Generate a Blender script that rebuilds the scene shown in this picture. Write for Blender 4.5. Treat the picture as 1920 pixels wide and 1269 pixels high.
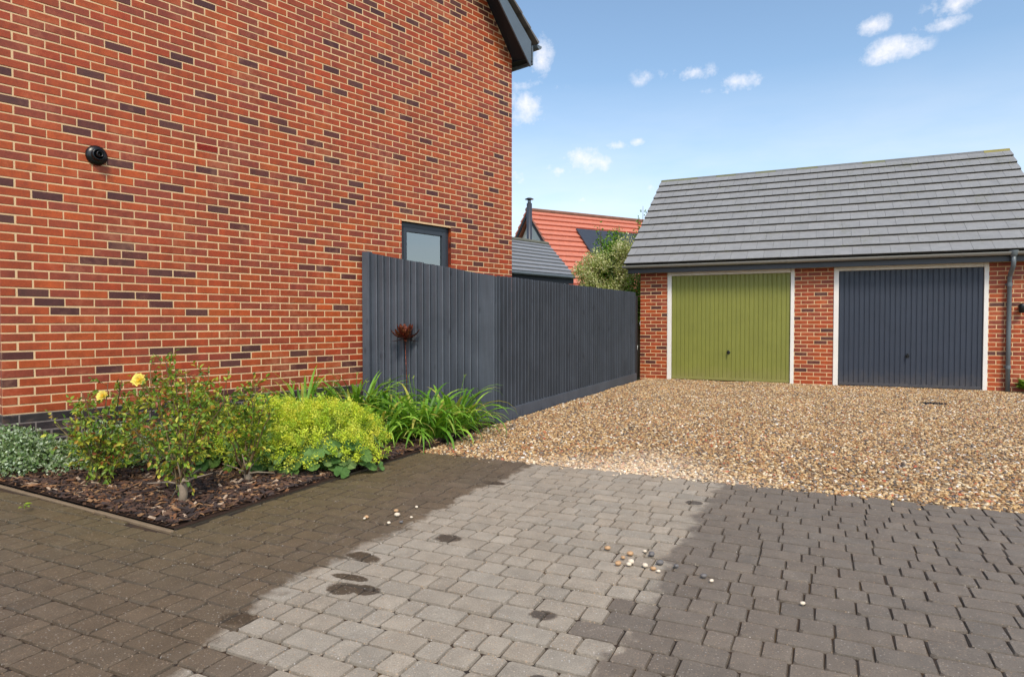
import bpy, math, random
import numpy as np
from mathutils import Vector, Matrix
R = math.radians
random.seed(7); rng = np.random.default_rng(7)
S = bpy.context.scene
for _o in list(bpy.data.objects): bpy.data.objects.remove(_o)

# ------------------------------------------------------------------ camera, world, sun, exposure
CAM_H = 1.175; F_PX = 1225.2; PITCH = R(1.45)
cam_d = bpy.data.cameras.new('camera'); cam = bpy.data.objects.new('camera', cam_d); S.collection.objects.link(cam)
cam.location = (0, 0, CAM_H); cam.rotation_euler = (math.pi/2 - PITCH, 0, 0)
cam_d.sensor_width = 36; cam_d.lens = F_PX/1920*36; cam_d.clip_start = .05; cam_d.clip_end = 3000
S.camera = cam
S.view_settings.view_transform = 'Standard'; S.view_settings.look = 'None'
S.view_settings.exposure = 0.95; S.view_settings.gamma = 1; S.view_settings.use_curve_mapping = False
S.render.engine = 'CYCLES'; S.cycles.use_denoising = True; S.cycles.max_bounces = 5; S.cycles.diffuse_bounces = 3; S.cycles.glossy_bounces = 3; S.cycles.transmission_bounces = 3; S.cycles.transparent_max_bounces = 6

SUN_AZ, SUN_EL = R(170), R(50)          # azimuth from +y (view direction) clockwise
W = bpy.data.worlds.new('World'); S.world = W; W.use_nodes = True
W.cycles.sampling_method = 'MANUAL'; W.cycles.sample_map_resolution = 512
wn, wl = W.node_tree.nodes, W.node_tree.links
for n_ in list(wn): wn.remove(n_)

def nd(nodes, typ, **kw):
    n = nodes.new(typ)
    for k, v in kw.items():
        if k == 'inp':
            for a, b in v.items(): n.inputs[a].default_value = b
        else: setattr(n, k, v)
    return n
def math_n(nodes, links, op, a, b=None, clamp=False):
    n = nodes.new('ShaderNodeMath'); n.operation = op; n.use_clamp = clamp
    for i, v in enumerate((a, b)):
        if v is None: continue
        if isinstance(v, (int, float)): n.inputs[i].default_value = v
        else: links.new(v, n.inputs[i])
    return n.outputs[0]

sky = nd(wn, 'ShaderNodeTexSky', sky_type='NISHITA', sun_disc=False, sun_elevation=SUN_EL, sun_rotation=SUN_AZ,
         altitude=20, air_density=1.0, dust_density=1.2, ozone_density=1.0)
bg_sky = nd(wn, 'ShaderNodeBackground'); bg_sky.inputs[1].default_value = 0.108
tint = nd(wn, 'ShaderNodeMix', data_type='RGBA', blend_type='MULTIPLY'); tint.inputs[0].default_value = 1; tint.inputs[7].default_value = (.98, 1.03, 1.0, 1)   # camera's daylight balance
wl.new(sky.outputs[0], tint.inputs[6]); wl.new(tint.outputs[2], bg_sky.inputs[0])
bg_cl = nd(wn, 'ShaderNodeBackground'); bg_cl.inputs[0].default_value = (.97, .96, 1, 1); bg_cl.inputs[1].default_value = .58
tc = nd(wn, 'ShaderNodeTexCoord'); dirv = tc.outputs['Generated']
noi = nd(wn, 'ShaderNodeTexNoise', inp={'Scale': 34.0, 'Detail': 7.0, 'Roughness': .66}); wl.new(dirv, noi.inputs['Vector'])
# small fair weather clouds, given as direction (x, z) over forward and angular half sizes
def sky_dir(px, py):
    v = Vector(((px-960)/F_PX, -(py-634.5)/F_PX, -1)).normalized()
    return cam.rotation_euler.to_matrix() @ v
CLOUDS = [(1673,94,46,18,.9),(1635,48,24,14,.9),(1762,46,36,10,.5),(1790,8,40,15,.6),(1815,32,26,8,.3),(1385,154,34,17,.95),(1298,138,62,13,.55),(1205,147,24,14,.35),
          (1103,302,54,26,1),(1158,274,24,12,.85),(1196,265,18,10,.75),(1046,320,42,13,.8),(985,205,42,34,.85),(1012,105,26,34,.85),(985,160,34,12,.6),(1030,165,40,9,.4),
          (1185,358,70,16,.45),(1085,374,60,10,.35),(975,338,22,24,.5),(1320,170,24,9,.25),(2150,150,90,30,.8),(2300,60,60,24,.7),(-300,120,90,30,.8),(200,-150,120,36,.8),(1500,-260,120,40,.8),(900,-420,130,40,.8)]
acc = None
for px, py, a, b, amp in CLOUDS:
    d = sky_dir(px, py)
    sub = nd(wn, 'ShaderNodeVectorMath', operation='SUBTRACT'); wl.new(dirv, sub.inputs[0]); sub.inputs[1].default_value = d
    mul = nd(wn, 'ShaderNodeVectorMath', operation='MULTIPLY'); wl.new(sub.outputs[0], mul.inputs[0])
    mul.inputs[1].default_value = (F_PX/a*.92, F_PX/a*.55, F_PX/b*.9)
    ln = nd(wn, 'ShaderNodeVectorMath', operation='LENGTH'); wl.new(mul.outputs[0], ln.inputs[0])
    m = math_n(wn, wl, 'MULTIPLY', math_n(wn, wl, 'SUBTRACT', 1.15, ln.outputs['Value'], True), amp)
    acc = m if acc is None else math_n(wn, wl, 'MAXIMUM', acc, m)
nz = math_n(wn, wl, 'MULTIPLY', math_n(wn, wl, 'SUBTRACT', noi.outputs[0], .5), 2.6)
cm = math_n(wn, wl, 'MULTIPLY', math_n(wn, wl, 'ADD', math_n(wn, wl, 'ADD', acc, -.22), math_n(wn, wl, 'MULTIPLY', nz, .85)), 1.25, True)
cm = math_n(wn, wl, 'MULTIPLY', cm, math_n(wn, wl, 'MULTIPLY', acc, 4.0, True))
# thin pale veil low over the horizon
sep = nd(wn, 'ShaderNodeSeparateXYZ'); wl.new(dirv, sep.inputs[0])
noi2 = nd(wn, 'ShaderNodeTexNoise', inp={'Scale': 5.0, 'Detail': 5.0, 'Roughness': .6})
mp = nd(wn, 'ShaderNodeMapping'); mp.inputs['Scale'].default_value = (1, 1, 4); wl.new(dirv, mp.inputs[0]); wl.new(mp.outputs[0], noi2.inputs['Vector'])
low = math_n(wn, wl, 'MULTIPLY', math_n(wn, wl, 'SUBTRACT', .34, sep.outputs['Z']), 2.6, True)
veil = math_n(wn, wl, 'MULTIPLY', low, math_n(wn, wl, 'MULTIPLY', noi2.outputs[0], 1.45), True)
mask = math_n(wn, wl, 'MAXIMUM', math_n(wn, wl, 'MULTIPLY', cm, .84), veil)
mx = nd(wn, 'ShaderNodeMixShader'); wl.new(mask, mx.inputs[0]); wl.new(bg_sky.outputs[0], mx.inputs[1]); wl.new(bg_cl.outputs[0], mx.inputs[2])
wo = nd(wn, 'ShaderNodeOutputWorld'); wl.new(mx.outputs[0], wo.inputs[0])

sun_d = bpy.data.lights.new('sun', 'SUN'); sun_d.energy = 1.5; sun_d.angle = R(14); sun_d.color = (1, .89, .76)
sun = bpy.data.objects.new('sun', sun_d); S.collection.objects.link(sun)
_sd = Vector((math.sin(SUN_AZ)*math.cos(SUN_EL), math.cos(SUN_AZ)*math.cos(SUN_EL), math.sin(SUN_EL)))
sun.rotation_euler = _sd.to_track_quat('Z', 'Y').to_euler()

# ------------------------------------------------------------------ helpers
LINK = S.collection.objects.link
def srgb(r, g, b, k=1.0):
    f = lambda c: ((c/255+.055)/1.055)**2.4 if c > 10 else c/255/12.92
    return (f(r)*k, f(g)*k, f(b)*k, 1)

class MB:
    """collects polygons with one colour each"""
    def __init__(s): s.v = []; s.f = []; s.c = []
    def poly(s, pts, col=(1, 1, 1, 1)):
        b = len(s.v); s.v += [tuple(p) for p in pts]; s.f.append(tuple(range(b, b+len(pts)))); s.c.append(col)
    def box(s, x0, x1, y0, y1, z0, z1, col=(1, 1, 1, 1)):
        b = len(s.v)
        s.v += [(x0,y0,z0),(x1,y0,z0),(x1,y1,z0),(x0,y1,z0),(x0,y0,z1),(x1,y0,z1),(x1,y1,z1),(x0,y1,z1)]
        for q in ((3,2,1,0),(4,5,6,7),(0,1,5,4),(1,2,6,5),(2,3,7,6),(3,0,4,7)):
            s.f.append(tuple(b+i for i in q)); s.c.append(col)
    def bbox(s, x0, x1, y0, y1, z0, z1, b=.004, col=(1, 1, 1, 1)):
        """box with chamfered edges on all sides"""
        base = len(s.v); idx = {}
        xs, ys, zs = (x0, x1), (y0, y1), (z0, z1)
        for i in (0, 1):
            for j in (0, 1):
                for k in (0, 1):
                    sx, sy, sz = (1, -1)[i], (1, -1)[j], (1, -1)[k]
                    for ax in range(3):
                        p = [xs[i]+sx*b, ys[j]+sy*b, zs[k]+sz*b]; p[ax] = (xs[i], ys[j], zs[k])[ax]
                        idx[i, j, k, ax] = len(s.v); s.v.append(tuple(p))
        def F(q, flip):
            s.f.append(tuple(q[::-1] if flip else q)); s.c.append(col)
        cyc = ((0,0),(1,0),(1,1),(0,1))
        def key(ax, a, u, v):
            r = [0, 0, 0]; r[ax] = a; r[(ax+1) % 3] = u; r[(ax+2) % 3] = v; return tuple(r)
        for ax in range(3):
            for a in (0, 1):
                F([idx[key(ax, a, u, v)+(ax,)] for u, v in cyc], a == 0)
        for ax in range(3):           # edges running along axis ax
            e1, e2 = (ax+1) % 3, (ax+2) % 3
            for u in (0, 1):
                for v in (0, 1):
                    k0, k1 = key(ax, 0, u, v), key(ax, 1, u, v)
                    F([idx[k0+(e1,)], idx[k0+(e2,)], idx[k1+(e2,)], idx[k1+(e1,)]], (u+v) % 2 == 0)
        for i in (0, 1):
            for j in (0, 1):
                for k in (0, 1): F([idx[i,j,k,0], idx[i,j,k,1], idx[i,j,k,2]], (i+j+k) % 2 == 0)
    def tube(s, pts, rad, n=6, col=(1, 1, 1, 1), cap=True):
        pts = [Vector(p) for p in pts]; rings = []
        for i, p in enumerate(pts):
            d = (pts[min(i+1, len(pts)-1)] - pts[max(i-1, 0)]).normalized()
            a = d.orthogonal().normalized() if i == 0 else (last - d*last.dot(d)).normalized()
            last = a; bb = d.cross(a); r = rad[i] if hasattr(rad, '__len__') else rad
            rings.append(len(s.v)); s.v += [tuple(p + (a*math.cos(2*math.pi*k/n) + bb*math.sin(2*math.pi*k/n))*r) for k in range(n)]
        for i in range(len(pts)-1):
            for k in range(n):
                s.f.append((rings[i]+k, rings[i]+(k+1) % n, rings[i+1]+(k+1) % n, rings[i+1]+k)); s.c.append(col)
        if cap:
            s.f.append(tuple(rings[0]+k for k in range(n))[::-1]); s.c.append(col)
            s.f.append(tuple(rings[-1]+k for k in range(n))); s.c.append(col)
    def lathe(s, prof, n=20, col=(1, 1, 1, 1), M=None):
        M = M or Matrix.Identity(4); b = len(s.v)
        for r, z in prof:
            s.v += [tuple(M @ Vector((r*math.cos(2*math.pi*k/n), r*math.sin(2*math.pi*k/n), z))) for k in range(n)]
        for i in range(len(prof)-1):
            for k in range(n):
                s.f.append((b+i*n+k, b+i*n+(k+1) % n, b+(i+1)*n+(k+1) % n, b+(i+1)*n+k)); s.c.append(col)
    def extr(s, prof, x0, x1, col=(1, 1, 1, 1)):
        """profile in (y,z), swept along x, counter-clockwise seen from +x"""
        n = len(prof); b = len(s.v)
        s.v += [(x0, y, z) for y, z in prof] + [(x1, y, z) for y, z in prof]
        for k in range(n): s.f.append((b+k, b+(k+1) % n, b+n+(k+1) % n, b+n+k)); s.c.append(col)
        s.f.append(tuple(b+k for k in range(n))[::-1]); s.c.append(col)
        s.f.append(tuple(b+n+k for k in range(n))); s.c.append(col)
    def mesh(s, name, mat, smooth=False):
        m = bpy.data.meshes.new(name); m.from_pydata(s.v, [], s.f)
        a = m.attributes.new('col', 'FLOAT_COLOR', 'FACE')
        a.data.foreach_set('color', np.array(s.c, dtype=np.float32).reshape(-1)[:len(m.polygons)*4])
        if smooth: m.polygons.foreach_set('use_smooth', [True]*len(m.polygons))
        if mat: m.materials.append(mat)
        m.update(); return m
    def build(s, name, mat, parent=None, smooth=False, loc=None, **tags):
        return place(name, s.mesh(name, mat, smooth), parent, loc, **tags)

def place(name, mesh, parent=None, loc=None, rot=None, scale=None, **tags):
    o = bpy.data.objects.new(name, mesh); LINK(o)
    if parent is not None: o.parent = parent
    if loc is not None: o.location = loc
    if rot is not None: o.rotation_euler = rot
    if scale is not None: o.scale = scale
    for k, v in tags.items(): o[k] = v
    return o
def thing(name, loc, rz, label, category, group=None):
    o = bpy.data.objects.new(name, None); LINK(o); o.location = loc; o.rotation_euler = (0, 0, rz)
    o.empty_display_size = .1; o['label'] = label; o['category'] = category
    if group: o['group'] = group
    return o

# ------------------------------------------------------------------ materials
def mat_new(name):
    m = bpy.data.materials.new(name); m.use_nodes = True; nt = m.node_tree
    bs = nt.nodes['Principled BSDF']; return m, nt.nodes, nt.links, bs
def mixc(nodes, links, fac, a, b, blend='MIX'):
    n = nodes.new('ShaderNodeMix'); n.data_type = 'RGBA'; n.blend_type = blend
    for i, v in ((0, fac), (6, a), (7, b)):
        if isinstance(v, (int, float)): n.inputs[i].default_value = v
        elif isinstance(v, (tuple, list)): n.inputs[i].default_value = v
        else: links.new(v, n.inputs[i])
    return n.outputs[2]
def noise(nodes, links, scale, detail=4, rough=.6, vec=None, dim='3D'):
    n = nd(nodes, 'ShaderNodeTexNoise', inp={'Scale': scale, 'Detail': detail, 'Roughness': rough})
    if vec is not None: links.new(vec, n.inputs['Vector'])
    return n.outputs[0]
def ramp(nodes, links, fac, stops, interp='LINEAR'):
    n = nodes.new('ShaderNodeValToRGB'); n.color_ramp.interpolation = interp
    e = n.color_ramp.elements
    while len(e) < len(stops): e.new(.5)
    for k, (p, c) in zip(e, stops): k.position = p; k.color = c if len(c) == 4 else (*c, 1)
    links.new(fac, n.inputs[0]); return n.outputs[0]
def bump(nodes, links, h, strength, dist, bs):
    b = nd(nodes, 'ShaderNodeBump', inp={'Strength': strength, 'Distance': dist}); links.new(h, b.inputs['Height']); links.new(b.outputs[0], bs.inputs['Normal'])
def pos(nodes): return nodes.new('ShaderNodeNewGeometry').outputs['Position']
def g3(v): return (v, v, v, 1)

def simple(name, col, rough=.6, spec=.5, var=.12, scale=18, bmp=.15, attr=False, metallic=0, fine=160):
    m, n, l, bs = mat_new(name)
    P = pos(n)
    base = col
    if attr:
        at = nd(n, 'ShaderNodeAttribute', attribute_name='col'); base = mixc(n, l, 1.0, at.outputs[0], col, 'MULTIPLY')
    nz = noise(n, l, scale, 5, .65, P)
    c = mixc(n, l, 1.0, base, ramp(n, l, nz, [(.25, g3(1-var)), (.75, g3(1+var))]), 'MULTIPLY')
    l.new(c, bs.inputs['Base Color']); bs.inputs['Roughness'].default_value = rough
    bs.inputs['Specular IOR Level'].default_value = spec; bs.inputs['Metallic'].default_value = metallic
    if bmp: bump(n, l, noise(n, l, fine, 3, .6, P), bmp, .004, bs)
    return m

def brick_mat():
    m, n, l, bs = mat_new('brick_clay'); P = pos(n)
    at = nd(n, 'ShaderNodeAttribute', attribute_name='col').outputs[0]
    a = noise(n, l, 14, 5, .65, P); b = noise(n, l, 90, 3, .6, P); bl = noise(n, l, 2.3, 4, .6, P)
    c = mixc(n, l, 1, at, ramp(n, l, a, [(.3, g3(.82)), (.7, g3(1.16))]), 'MULTIPLY')
    c = mixc(n, l, 1, c, ramp(n, l, b, [(.3, g3(.86)), (.7, g3(1.1))]), 'MULTIPLY')
    mst = nd(n, 'ShaderNodeMapping'); mst.inputs['Scale'].default_value = (3.2, 3.2, .5); l.new(P, mst.inputs[0])
    c = mixc(n, l, 1, c, ramp(n, l, noise(n, l, 1.2, 5, .6, mst.outputs[0]), [(.3, g3(.84)), (.7, g3(1.14))]), 'MULTIPLY')
    # pale lime bloom in loose patches
    bf = ramp(n, l, math_n(n, l, 'MULTIPLY', bl, math_n(n, l, 'ADD', a, .5)), [(.55, (0, 0, 0)), (.80, (.26, .26, .26))])
    c = mixc(n, l, bf, c, (.52, .27, .15, 1))
    l.new(c, bs.inputs['Base Color']); l.new(ramp(n, l, a, [(.3, g3(.42)), (.7, g3(.62))]), bs.inputs['Roughness'])
    bs.inputs['Specular IOR Level'].default_value = .45
    bump(n, l, noise(n, l, 120, 4, .7, P), .35, .004, bs); return m
M_BRICK = brick_mat()
M_MORTAR = simple('mortar_sand', srgb(238, 202, 156, .88), .95, .1, .10, 9, .5, fine=300)
M_MORTAR_GREY = simple('mortar_grey', srgb(128, 118, 112), .95, .1, .15, 30, .5)
M_FENCE = None
def fence_mat():
    m, n, l, bs = mat_new('painted_timber'); P = pos(n)
    oi = nd(n, 'ShaderNodeObjectInfo'); tcn = nd(n, 'ShaderNodeTexCoord')
    mpn = nd(n, 'ShaderNodeMapping'); mpn.inputs['Scale'].default_value = (26, 26, 1.1); l.new(P, mpn.inputs[0])
    g = noise(n, l, 2.2, 6, .65, mpn.outputs[0])
    big = noise(n, l, 2.2, 4, .6, P)
    atf = nd(n, 'ShaderNodeAttribute', attribute_name='col').outputs[0]
    c = mixc(n, l, 1, mixc(n, l, 1, srgb(78, 84, 93), atf, 'MULTIPLY'), ramp(n, l, oi.outputs['Random'], [(0, g3(.88)), (1, g3(1.12))]), 'MULTIPLY')
    c = mixc(n, l, 1, c, ramp(n, l, g, [(.3, g3(.86)), (.7, g3(1.1))]), 'MULTIPLY')
    c = mixc(n, l, 1, c, ramp(n, l, big, [(.35, g3(.85)), (.7, g3(1.14))]), 'MULTIPLY')
    # knots
    mk = nd(n, 'ShaderNodeMapping'); mk.inputs['Scale'].default_value = (7, 7, 2.6); l.new(P, mk.inputs[0])
    vo = nd(n, 'ShaderNodeTexVoronoi', inp={'Scale': 1.0, 'Randomness': 1.0}); l.new(mk.outputs[0], vo.inputs['Vector'])
    kn = ramp(n, l, vo.outputs['Distance'], [(.05, (1, 1, 1)), (.16, (0, 0, 0))])
    c = mixc(n, l, math_n(n, l, 'MULTIPLY', kn, .55), c, srgb(40, 42, 48))
    l.new(c, bs.inputs['Base Color']); bs.inputs['Roughness'].default_value = .56; bs.inputs['Specular IOR Level'].default_value = .4
    bump(n, l, g, .3, .006, bs); return m
M_FENCE = fence_mat()
M_DARKBOARD = simple('charcoal_trim', srgb(62, 66, 74), .42, .5, .06, 6, .04)
M_BARGE = simple('grey_trim_board', srgb(98, 110, 120), .5, .4, .08, 6, .05)
M_SOFFIT = simple('dark_soffit', srgb(40, 44, 50), .6, .3, .06, 6, .03)
M_WINFRAME = simple('window_profile', srgb(54, 60, 68), .35, .5, .03, 4, .02)
M_WHITE = simple('white_frame_paint', srgb(238, 234, 226), .45, .4, .05, 5, .04)
def door_mat(name, col, grime=1.0):
    m, n, l, bs = mat_new(name); P = pos(n); sp_ = nd(n, 'ShaderNodeSeparateXYZ'); l.new(P, sp_.inputs[0])
    c = mixc(n, l, 1, col, ramp(n, l, noise(n, l, 2.2, 4, .6, P), [(.3, g3(.93)), (.7, g3(1.07))]), 'MULTIPLY')
    # splashed grit above the threshold and faint runs
    d_ = math_n(n, l, 'SUBTRACT', math_n(n, l, 'MULTIPLY', noise(n, l, 9, 6, .7, P), .55), math_n(n, l, 'MULTIPLY', sp_.outputs[2], .9), True)
    c = mixc(n, l, math_n(n, l, 'MULTIPLY', d_, .9*grime, True), c, srgb(150, 132, 104))
    l.new(c, bs.inputs['Base Color']); l.new(ramp(n, l, noise(n, l, 5, 4, .6, P), [(.3, g3(.34)), (.7, g3(.52))]), bs.inputs['Roughness']); bs.inputs['Specular IOR Level'].default_value = .45
    bump(n, l, noise(n, l, 1.6, 3, .5, P), .06, .02, bs); return m
M_GREEN = door_mat('green_door_paint', srgb(130, 133, 61)); M_NAVY = door_mat('anthracite_door_paint', srgb(53, 60, 73), .55)
M_PIPE = simple('grey_rainwater_pipe', srgb(104, 112, 116), .38, .5, .06, 8, .03)
M_GUTTER = simple('galvanised_gutter', srgb(146, 146, 140), .4, .5, .08, 10, .03, metallic=.15)
M_BLACK = simple('black_plastic', srgb(16, 17, 20), .3, .5, .1, 20, .03)
M_BLACKHOLE = simple('dark_inside', srgb(12, 12, 14), .9, .1, .1, 20, 0)
M_TERRACOTTA = simple('terracotta_vent', srgb(150, 38, 26), .6, .4, .12, 40, .1)
M_EDGING = simple('edging_concrete', srgb(128, 110, 88), .9, .2, .22, 12, .4)
M_SOIL = simple('dark_soil', srgb(58, 44, 36), .95, .1, .3, 14, .6)
M_ROOM = simple('dim_room', srgb(70, 74, 76), .9, .1, .05, 3, 0)
M_RENDERWALL = simple('pale_render', srgb(222, 222, 214), .85, .2, .05, 4, .1)
M_FLUE = simple('flue_black', srgb(58, 62, 70), .4, .5, .06, 5, .02)
M_STEEL = simple('steel', srgb(150, 155, 160), .3, .5, .05, 5, .02, metallic=.8)
M_SOLAR = simple('solar_glass', srgb(62, 66, 74), .38, .4, .05, 3, 0)
M_BARK = simple('rose_bark', srgb(128, 112, 92), .85, .2, .2, 50, .3, attr=False)
M_STEMATTR = simple('plant_stem', (1, 1, 1, 1), .7, .3, .15, 60, .1, attr=True)

def tile_mat(name, lich):
    m, n, l, bs = mat_new(name); P = pos(n)
    at = nd(n, 'ShaderNodeAttribute', attribute_name='col').outputs[0]
    a = noise(n, l, 6, 5, .65, P); b = noise(n, l, 60, 3, .6, P)
    c = mixc(n, l, 1, at, ramp(n, l, a, [(.3, g3(.88)), (.7, g3(1.1))]), 'MULTIPLY')
    c = mixc(n, l, 1, c, ramp(n, l, b, [(.3, g3(.92)), (.7, g3(1.06))]), 'MULTIPLY')
    if lich:
        k = ramp(n, l, math_n(n, l, 'MULTIPLY', noise(n, l, 2.1, 5, .7, P), noise(n, l, 22, 3, .6, P)), [(.31, (0, 0, 0)), (.40, (.5, .5, .5))])
        c = mixc(n, l, k, c, srgb(112, 112, 84))
    l.new(c, bs.inputs['Base Color']); bs.inputs['Roughness'].default_value = .5; bs.inputs['Specular IOR Level'].default_value = .5
    bump(n, l, noise(n, l, 150, 3, .6, P), .2, .003, bs); return m
M_TILE = tile_mat('grey_concrete_tile', True)
M_TILE_PLAIN = tile_mat('smooth_tile', False)

def leaf_mat(name, trans=.3, rough=.45):
    m, n, l, bs = mat_new(name)
    at = nd(n, 'ShaderNodeAttribute', attribute_name='col').outputs[0]; P = pos(n)
    c = mixc(n, l, 1, at, ramp(n, l, noise(n, l, 40, 3, .6, P), [(.3, g3(.8)), (.7, g3(1.2))]), 'MULTIPLY')
    l.new(c, bs.inputs['Base Color']); bs.inputs['Roughness'].default_value = rough; bs.inputs['Specular IOR Level'].default_value = .4
    tr = nd(n, 'ShaderNodeBsdfTranslucent'); l.new(mixc(n, l, 1, c, (1.25, 1.2, .55, 1), 'MULTIPLY'), tr.inputs[0])
    ms = nd(n, 'ShaderNodeMixShader'); ms.inputs[0].default_value = trans
    l.new(bs.outputs[0], ms.inputs[1]); l.new(tr.outputs[0], ms.inputs[2]); l.new(ms.outputs[0], n['Material Output'].inputs[0]); return m
M_LEAF = leaf_mat('leaf'); M_LEAF_SOFT = leaf_mat('soft_leaf', .25, .7); M_PETAL = leaf_mat('petal', .35, .6)

def glass_mat():
    m, n, l, bs = mat_new('window_glass')
    gl = nd(n, 'ShaderNodeBsdfGlossy'); gl.inputs['Roughness'].default_value = .01; gl.inputs[0].default_value = (.85, .92, .95, 1)
    tr = nd(n, 'ShaderNodeBsdfTransparent'); tr.inputs[0].default_value = (.75, .8, .8, 1)
    fr = nd(n, 'ShaderNodeFresnel'); fr.inputs[0].default_value = 1.6
    ms = nd(n, 'ShaderNodeMixShader'); l.new(math_n(n, l, 'ADD', math_n(n, l, 'MULTIPLY', fr.outputs[0], 1.8), .25, True), ms.inputs[0])
    l.new(tr.outputs[0], ms.inputs[1]); l.new(gl.outputs[0], ms.inputs[2]); l.new(ms.outputs[0], n['Material Output'].inputs[0]); return m
M_GLASS = glass_mat()

PAVE_A = R(25.5)
SPOTS = [(-1.835,3.037,.085,.07),(-2.06,2.6,.11,.055),(-1.912,2.257,.085,.06),(-1.795,2.281,.065,.045),(-1.955,2.365,.09,.03),(-2.10,1.844,.09,.06),
         (-1.0,2.392,.06,.055),(-.75,4.32,.055,.05),(-2.167,4.226,.10,.06),(-.93,2.62,.0,.0),(-.83,1.95,.04,.035)]
def paver_mat():
    m, n, l, bs = mat_new('concrete_block'); P = pos(n)
    at = nd(n, 'ShaderNodeAttribute', attribute_name='col').outputs[0]
    mp_ = nd(n, 'ShaderNodeMapping'); mp_.vector_type = 'POINT'; mp_.inputs['Rotation'].default_value = (0, 0, PAVE_A); l.new(P, mp_.inputs[0])
    sp = nd(n, 'ShaderNodeSeparateXYZ'); l.new(mp_.outputs[0], sp.inputs[0]); u, v = sp.outputs[0], sp.outputs[1]
    w1 = noise(n, l, 5.5, 5, .6, P); w2 = noise(n, l, 1.3, 3, .6, P)
    wob = math_n(n, l, 'ADD', math_n(n, l, 'MULTIPLY', math_n(n, l, 'SUBTRACT', w1, .5), .42), math_n(n, l, 'MULTIPLY', math_n(n, l, 'SUBTRACT', w2, .5), .16))
    # dry rectangle left by a parked car: distance from its middle line
    du = math_n(n, l, 'ABSOLUTE', math_n(n, l, 'ADD', u, 1.42))
    du = math_n(n, l, 'ADD', math_n(n, l, 'ADD', du, math_n(n, l, 'MULTIPLY', wob, .75)), math_n(n, l, 'MULTIPLY', math_n(n, l, 'SUBTRACT', 2.0, v, True), .42))
    dry = math_n(n, l, 'MULTIPLY', math_n(n, l, 'SUBTRACT', .77, du), 18, True); spot = None
    for a, b, ra, rb in SPOTS:
        if ra <= 0: continue
        x = math_n(n, l, 'DIVIDE', math_n(n, l, 'SUBTRACT', u, a), ra); y = math_n(n, l, 'DIVIDE', math_n(n, l, 'SUBTRACT', v, b), rb)
        q = math_n(n, l, 'ADD', math_n(n, l, 'MULTIPLY', x, x), math_n(n, l, 'MULTIPLY', y, y))
        q = math_n(n, l, 'ADD', q, math_n(n, l, 'MULTIPLY', wob, 8))
        q = math_n(n, l, 'MULTIPLY', math_n(n, l, 'SUBTRACT', q, .75), 2.6, True); spot = q if spot is None else math_n(n, l, 'MULTIPLY', spot, q)
    dry = math_n(n, l, 'MULTIPLY', dry, spot)
    ga = nd(n, 'ShaderNodeAttribute', attribute_name='col').outputs['Alpha']   # alpha: single blocks still damp
    dry = math_n(n, l, 'MULTIPLY', dry, ga)
    # damp colours: cool grey to one side, brown and mossy by the bed
    sidef = math_n(n, l, 'MULTIPLY', math_n(n, l, 'ADD', math_n(n, l, 'ADD', u, 1.45), math_n(n, l, 'MULTIPLY', wob, .8)), -1.6, True)
    damp = mixc(n, l, sidef, srgb(122, 110, 96), srgb(106, 91, 73))
    mossf = math_n(n, l, 'MULTIPLY', math_n(n, l, 'ADD', math_n(n, l, 'ADD', math_n(n, l, 'MULTIPLY', u, -.9), -2.15), math_n(n, l, 'MULTIPLY', wob, 2)), .9, True)
    vfar = math_n(n, l, 'MULTIPLY', math_n(n, l, 'SUBTRACT', v, 1.5), .8, True)
    damp = mixc(n, l, math_n(n, l, 'MULTIPLY', math_n(n, l, 'MULTIPLY', mossf, vfar), .8), damp, srgb(98, 85, 52))
    c = mixc(n, l, dry, damp, srgb(161, 149, 132))
    c = mixc(n, l, spot, mixc(n, l, 1, c, (.58, .56, .54, 1), 'MULTIPLY'), c)     # oil and wet blots
    c = mixc(n, l, 1, c, at, 'MULTIPLY')
    c = mixc(n, l, 1, c, ramp(n, l, noise(n, l, 9, 4, .6, P), [(.3, g3(.86)), (.7, g3(1.12))]), 'MULTIPLY')
    c = mixc(n, l, 1, c, ramp(n, l, noise(n, l, 170, 3, .7, P), [(.3, g3(.72)), (.7, g3(1.25))]), 'MULTIPLY')
    # exposed aggregate
    vo = nd(n, 'ShaderNodeTexVoronoi', inp={'Scale': 120.0, 'Randomness': 1.0}); l.new(P, vo.inputs['Vector'])
    sc = nd(n, 'ShaderNodeSeparateColor'); l.new(vo.outputs['Color'], sc.inputs[0])
    pick = math_n(n, l, 'MULTIPLY', math_n(n, l, 'GREATER_THAN', sc.outputs[0], .82), math_n(n, l, 'LESS_THAN', vo.outputs['Distance'], .36))
    agg = ramp(n, l, sc.outputs[1], [(0, srgb(205, 190, 165)), (.5, srgb(180, 140, 100)), (1, srgb(215, 212, 205))])
    c = mixc(n, l, math_n(n, l, 'MULTIPLY', pick, math_n(n, l, 'ADD', math_n(n, l, 'MULTIPLY', dry, .3), .38)), c, agg)
    l.new(c, bs.inputs['Base Color'])
    l.new(mixc(n, l, dry, g3(.55), g3(.9)), bs.inputs['Roughness']); bs.inputs['Specular IOR Level'].default_value = .35
    h = math_n(n, l, 'ADD', noise(n, l, 200, 3, .7, P), math_n(n, l, 'MULTIPLY', noise(n, l, 25, 3, .6, P), 1.2))
    bump(n, l, h, .6, .004, bs); return m
M_PAVER = paver_mat()
def joint_mat():
    m, n, l, bs = mat_new('joint_sand'); P = pos(n)
    c = ramp(n, l, noise(n, l, 2.6, 5, .65, P), [(.38, srgb(40, 32, 26)), (.56, srgb(64, 46, 28)), (.68, srgb(96, 74, 30))])
    l.new(c, bs.inputs['Base Color']); bs.inputs['Roughness'].default_value = .95
    bump(n, l, noise(n, l, 200, 3, .7, P), .6, .004, bs); return m
M_JOINT = joint_mat()

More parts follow.
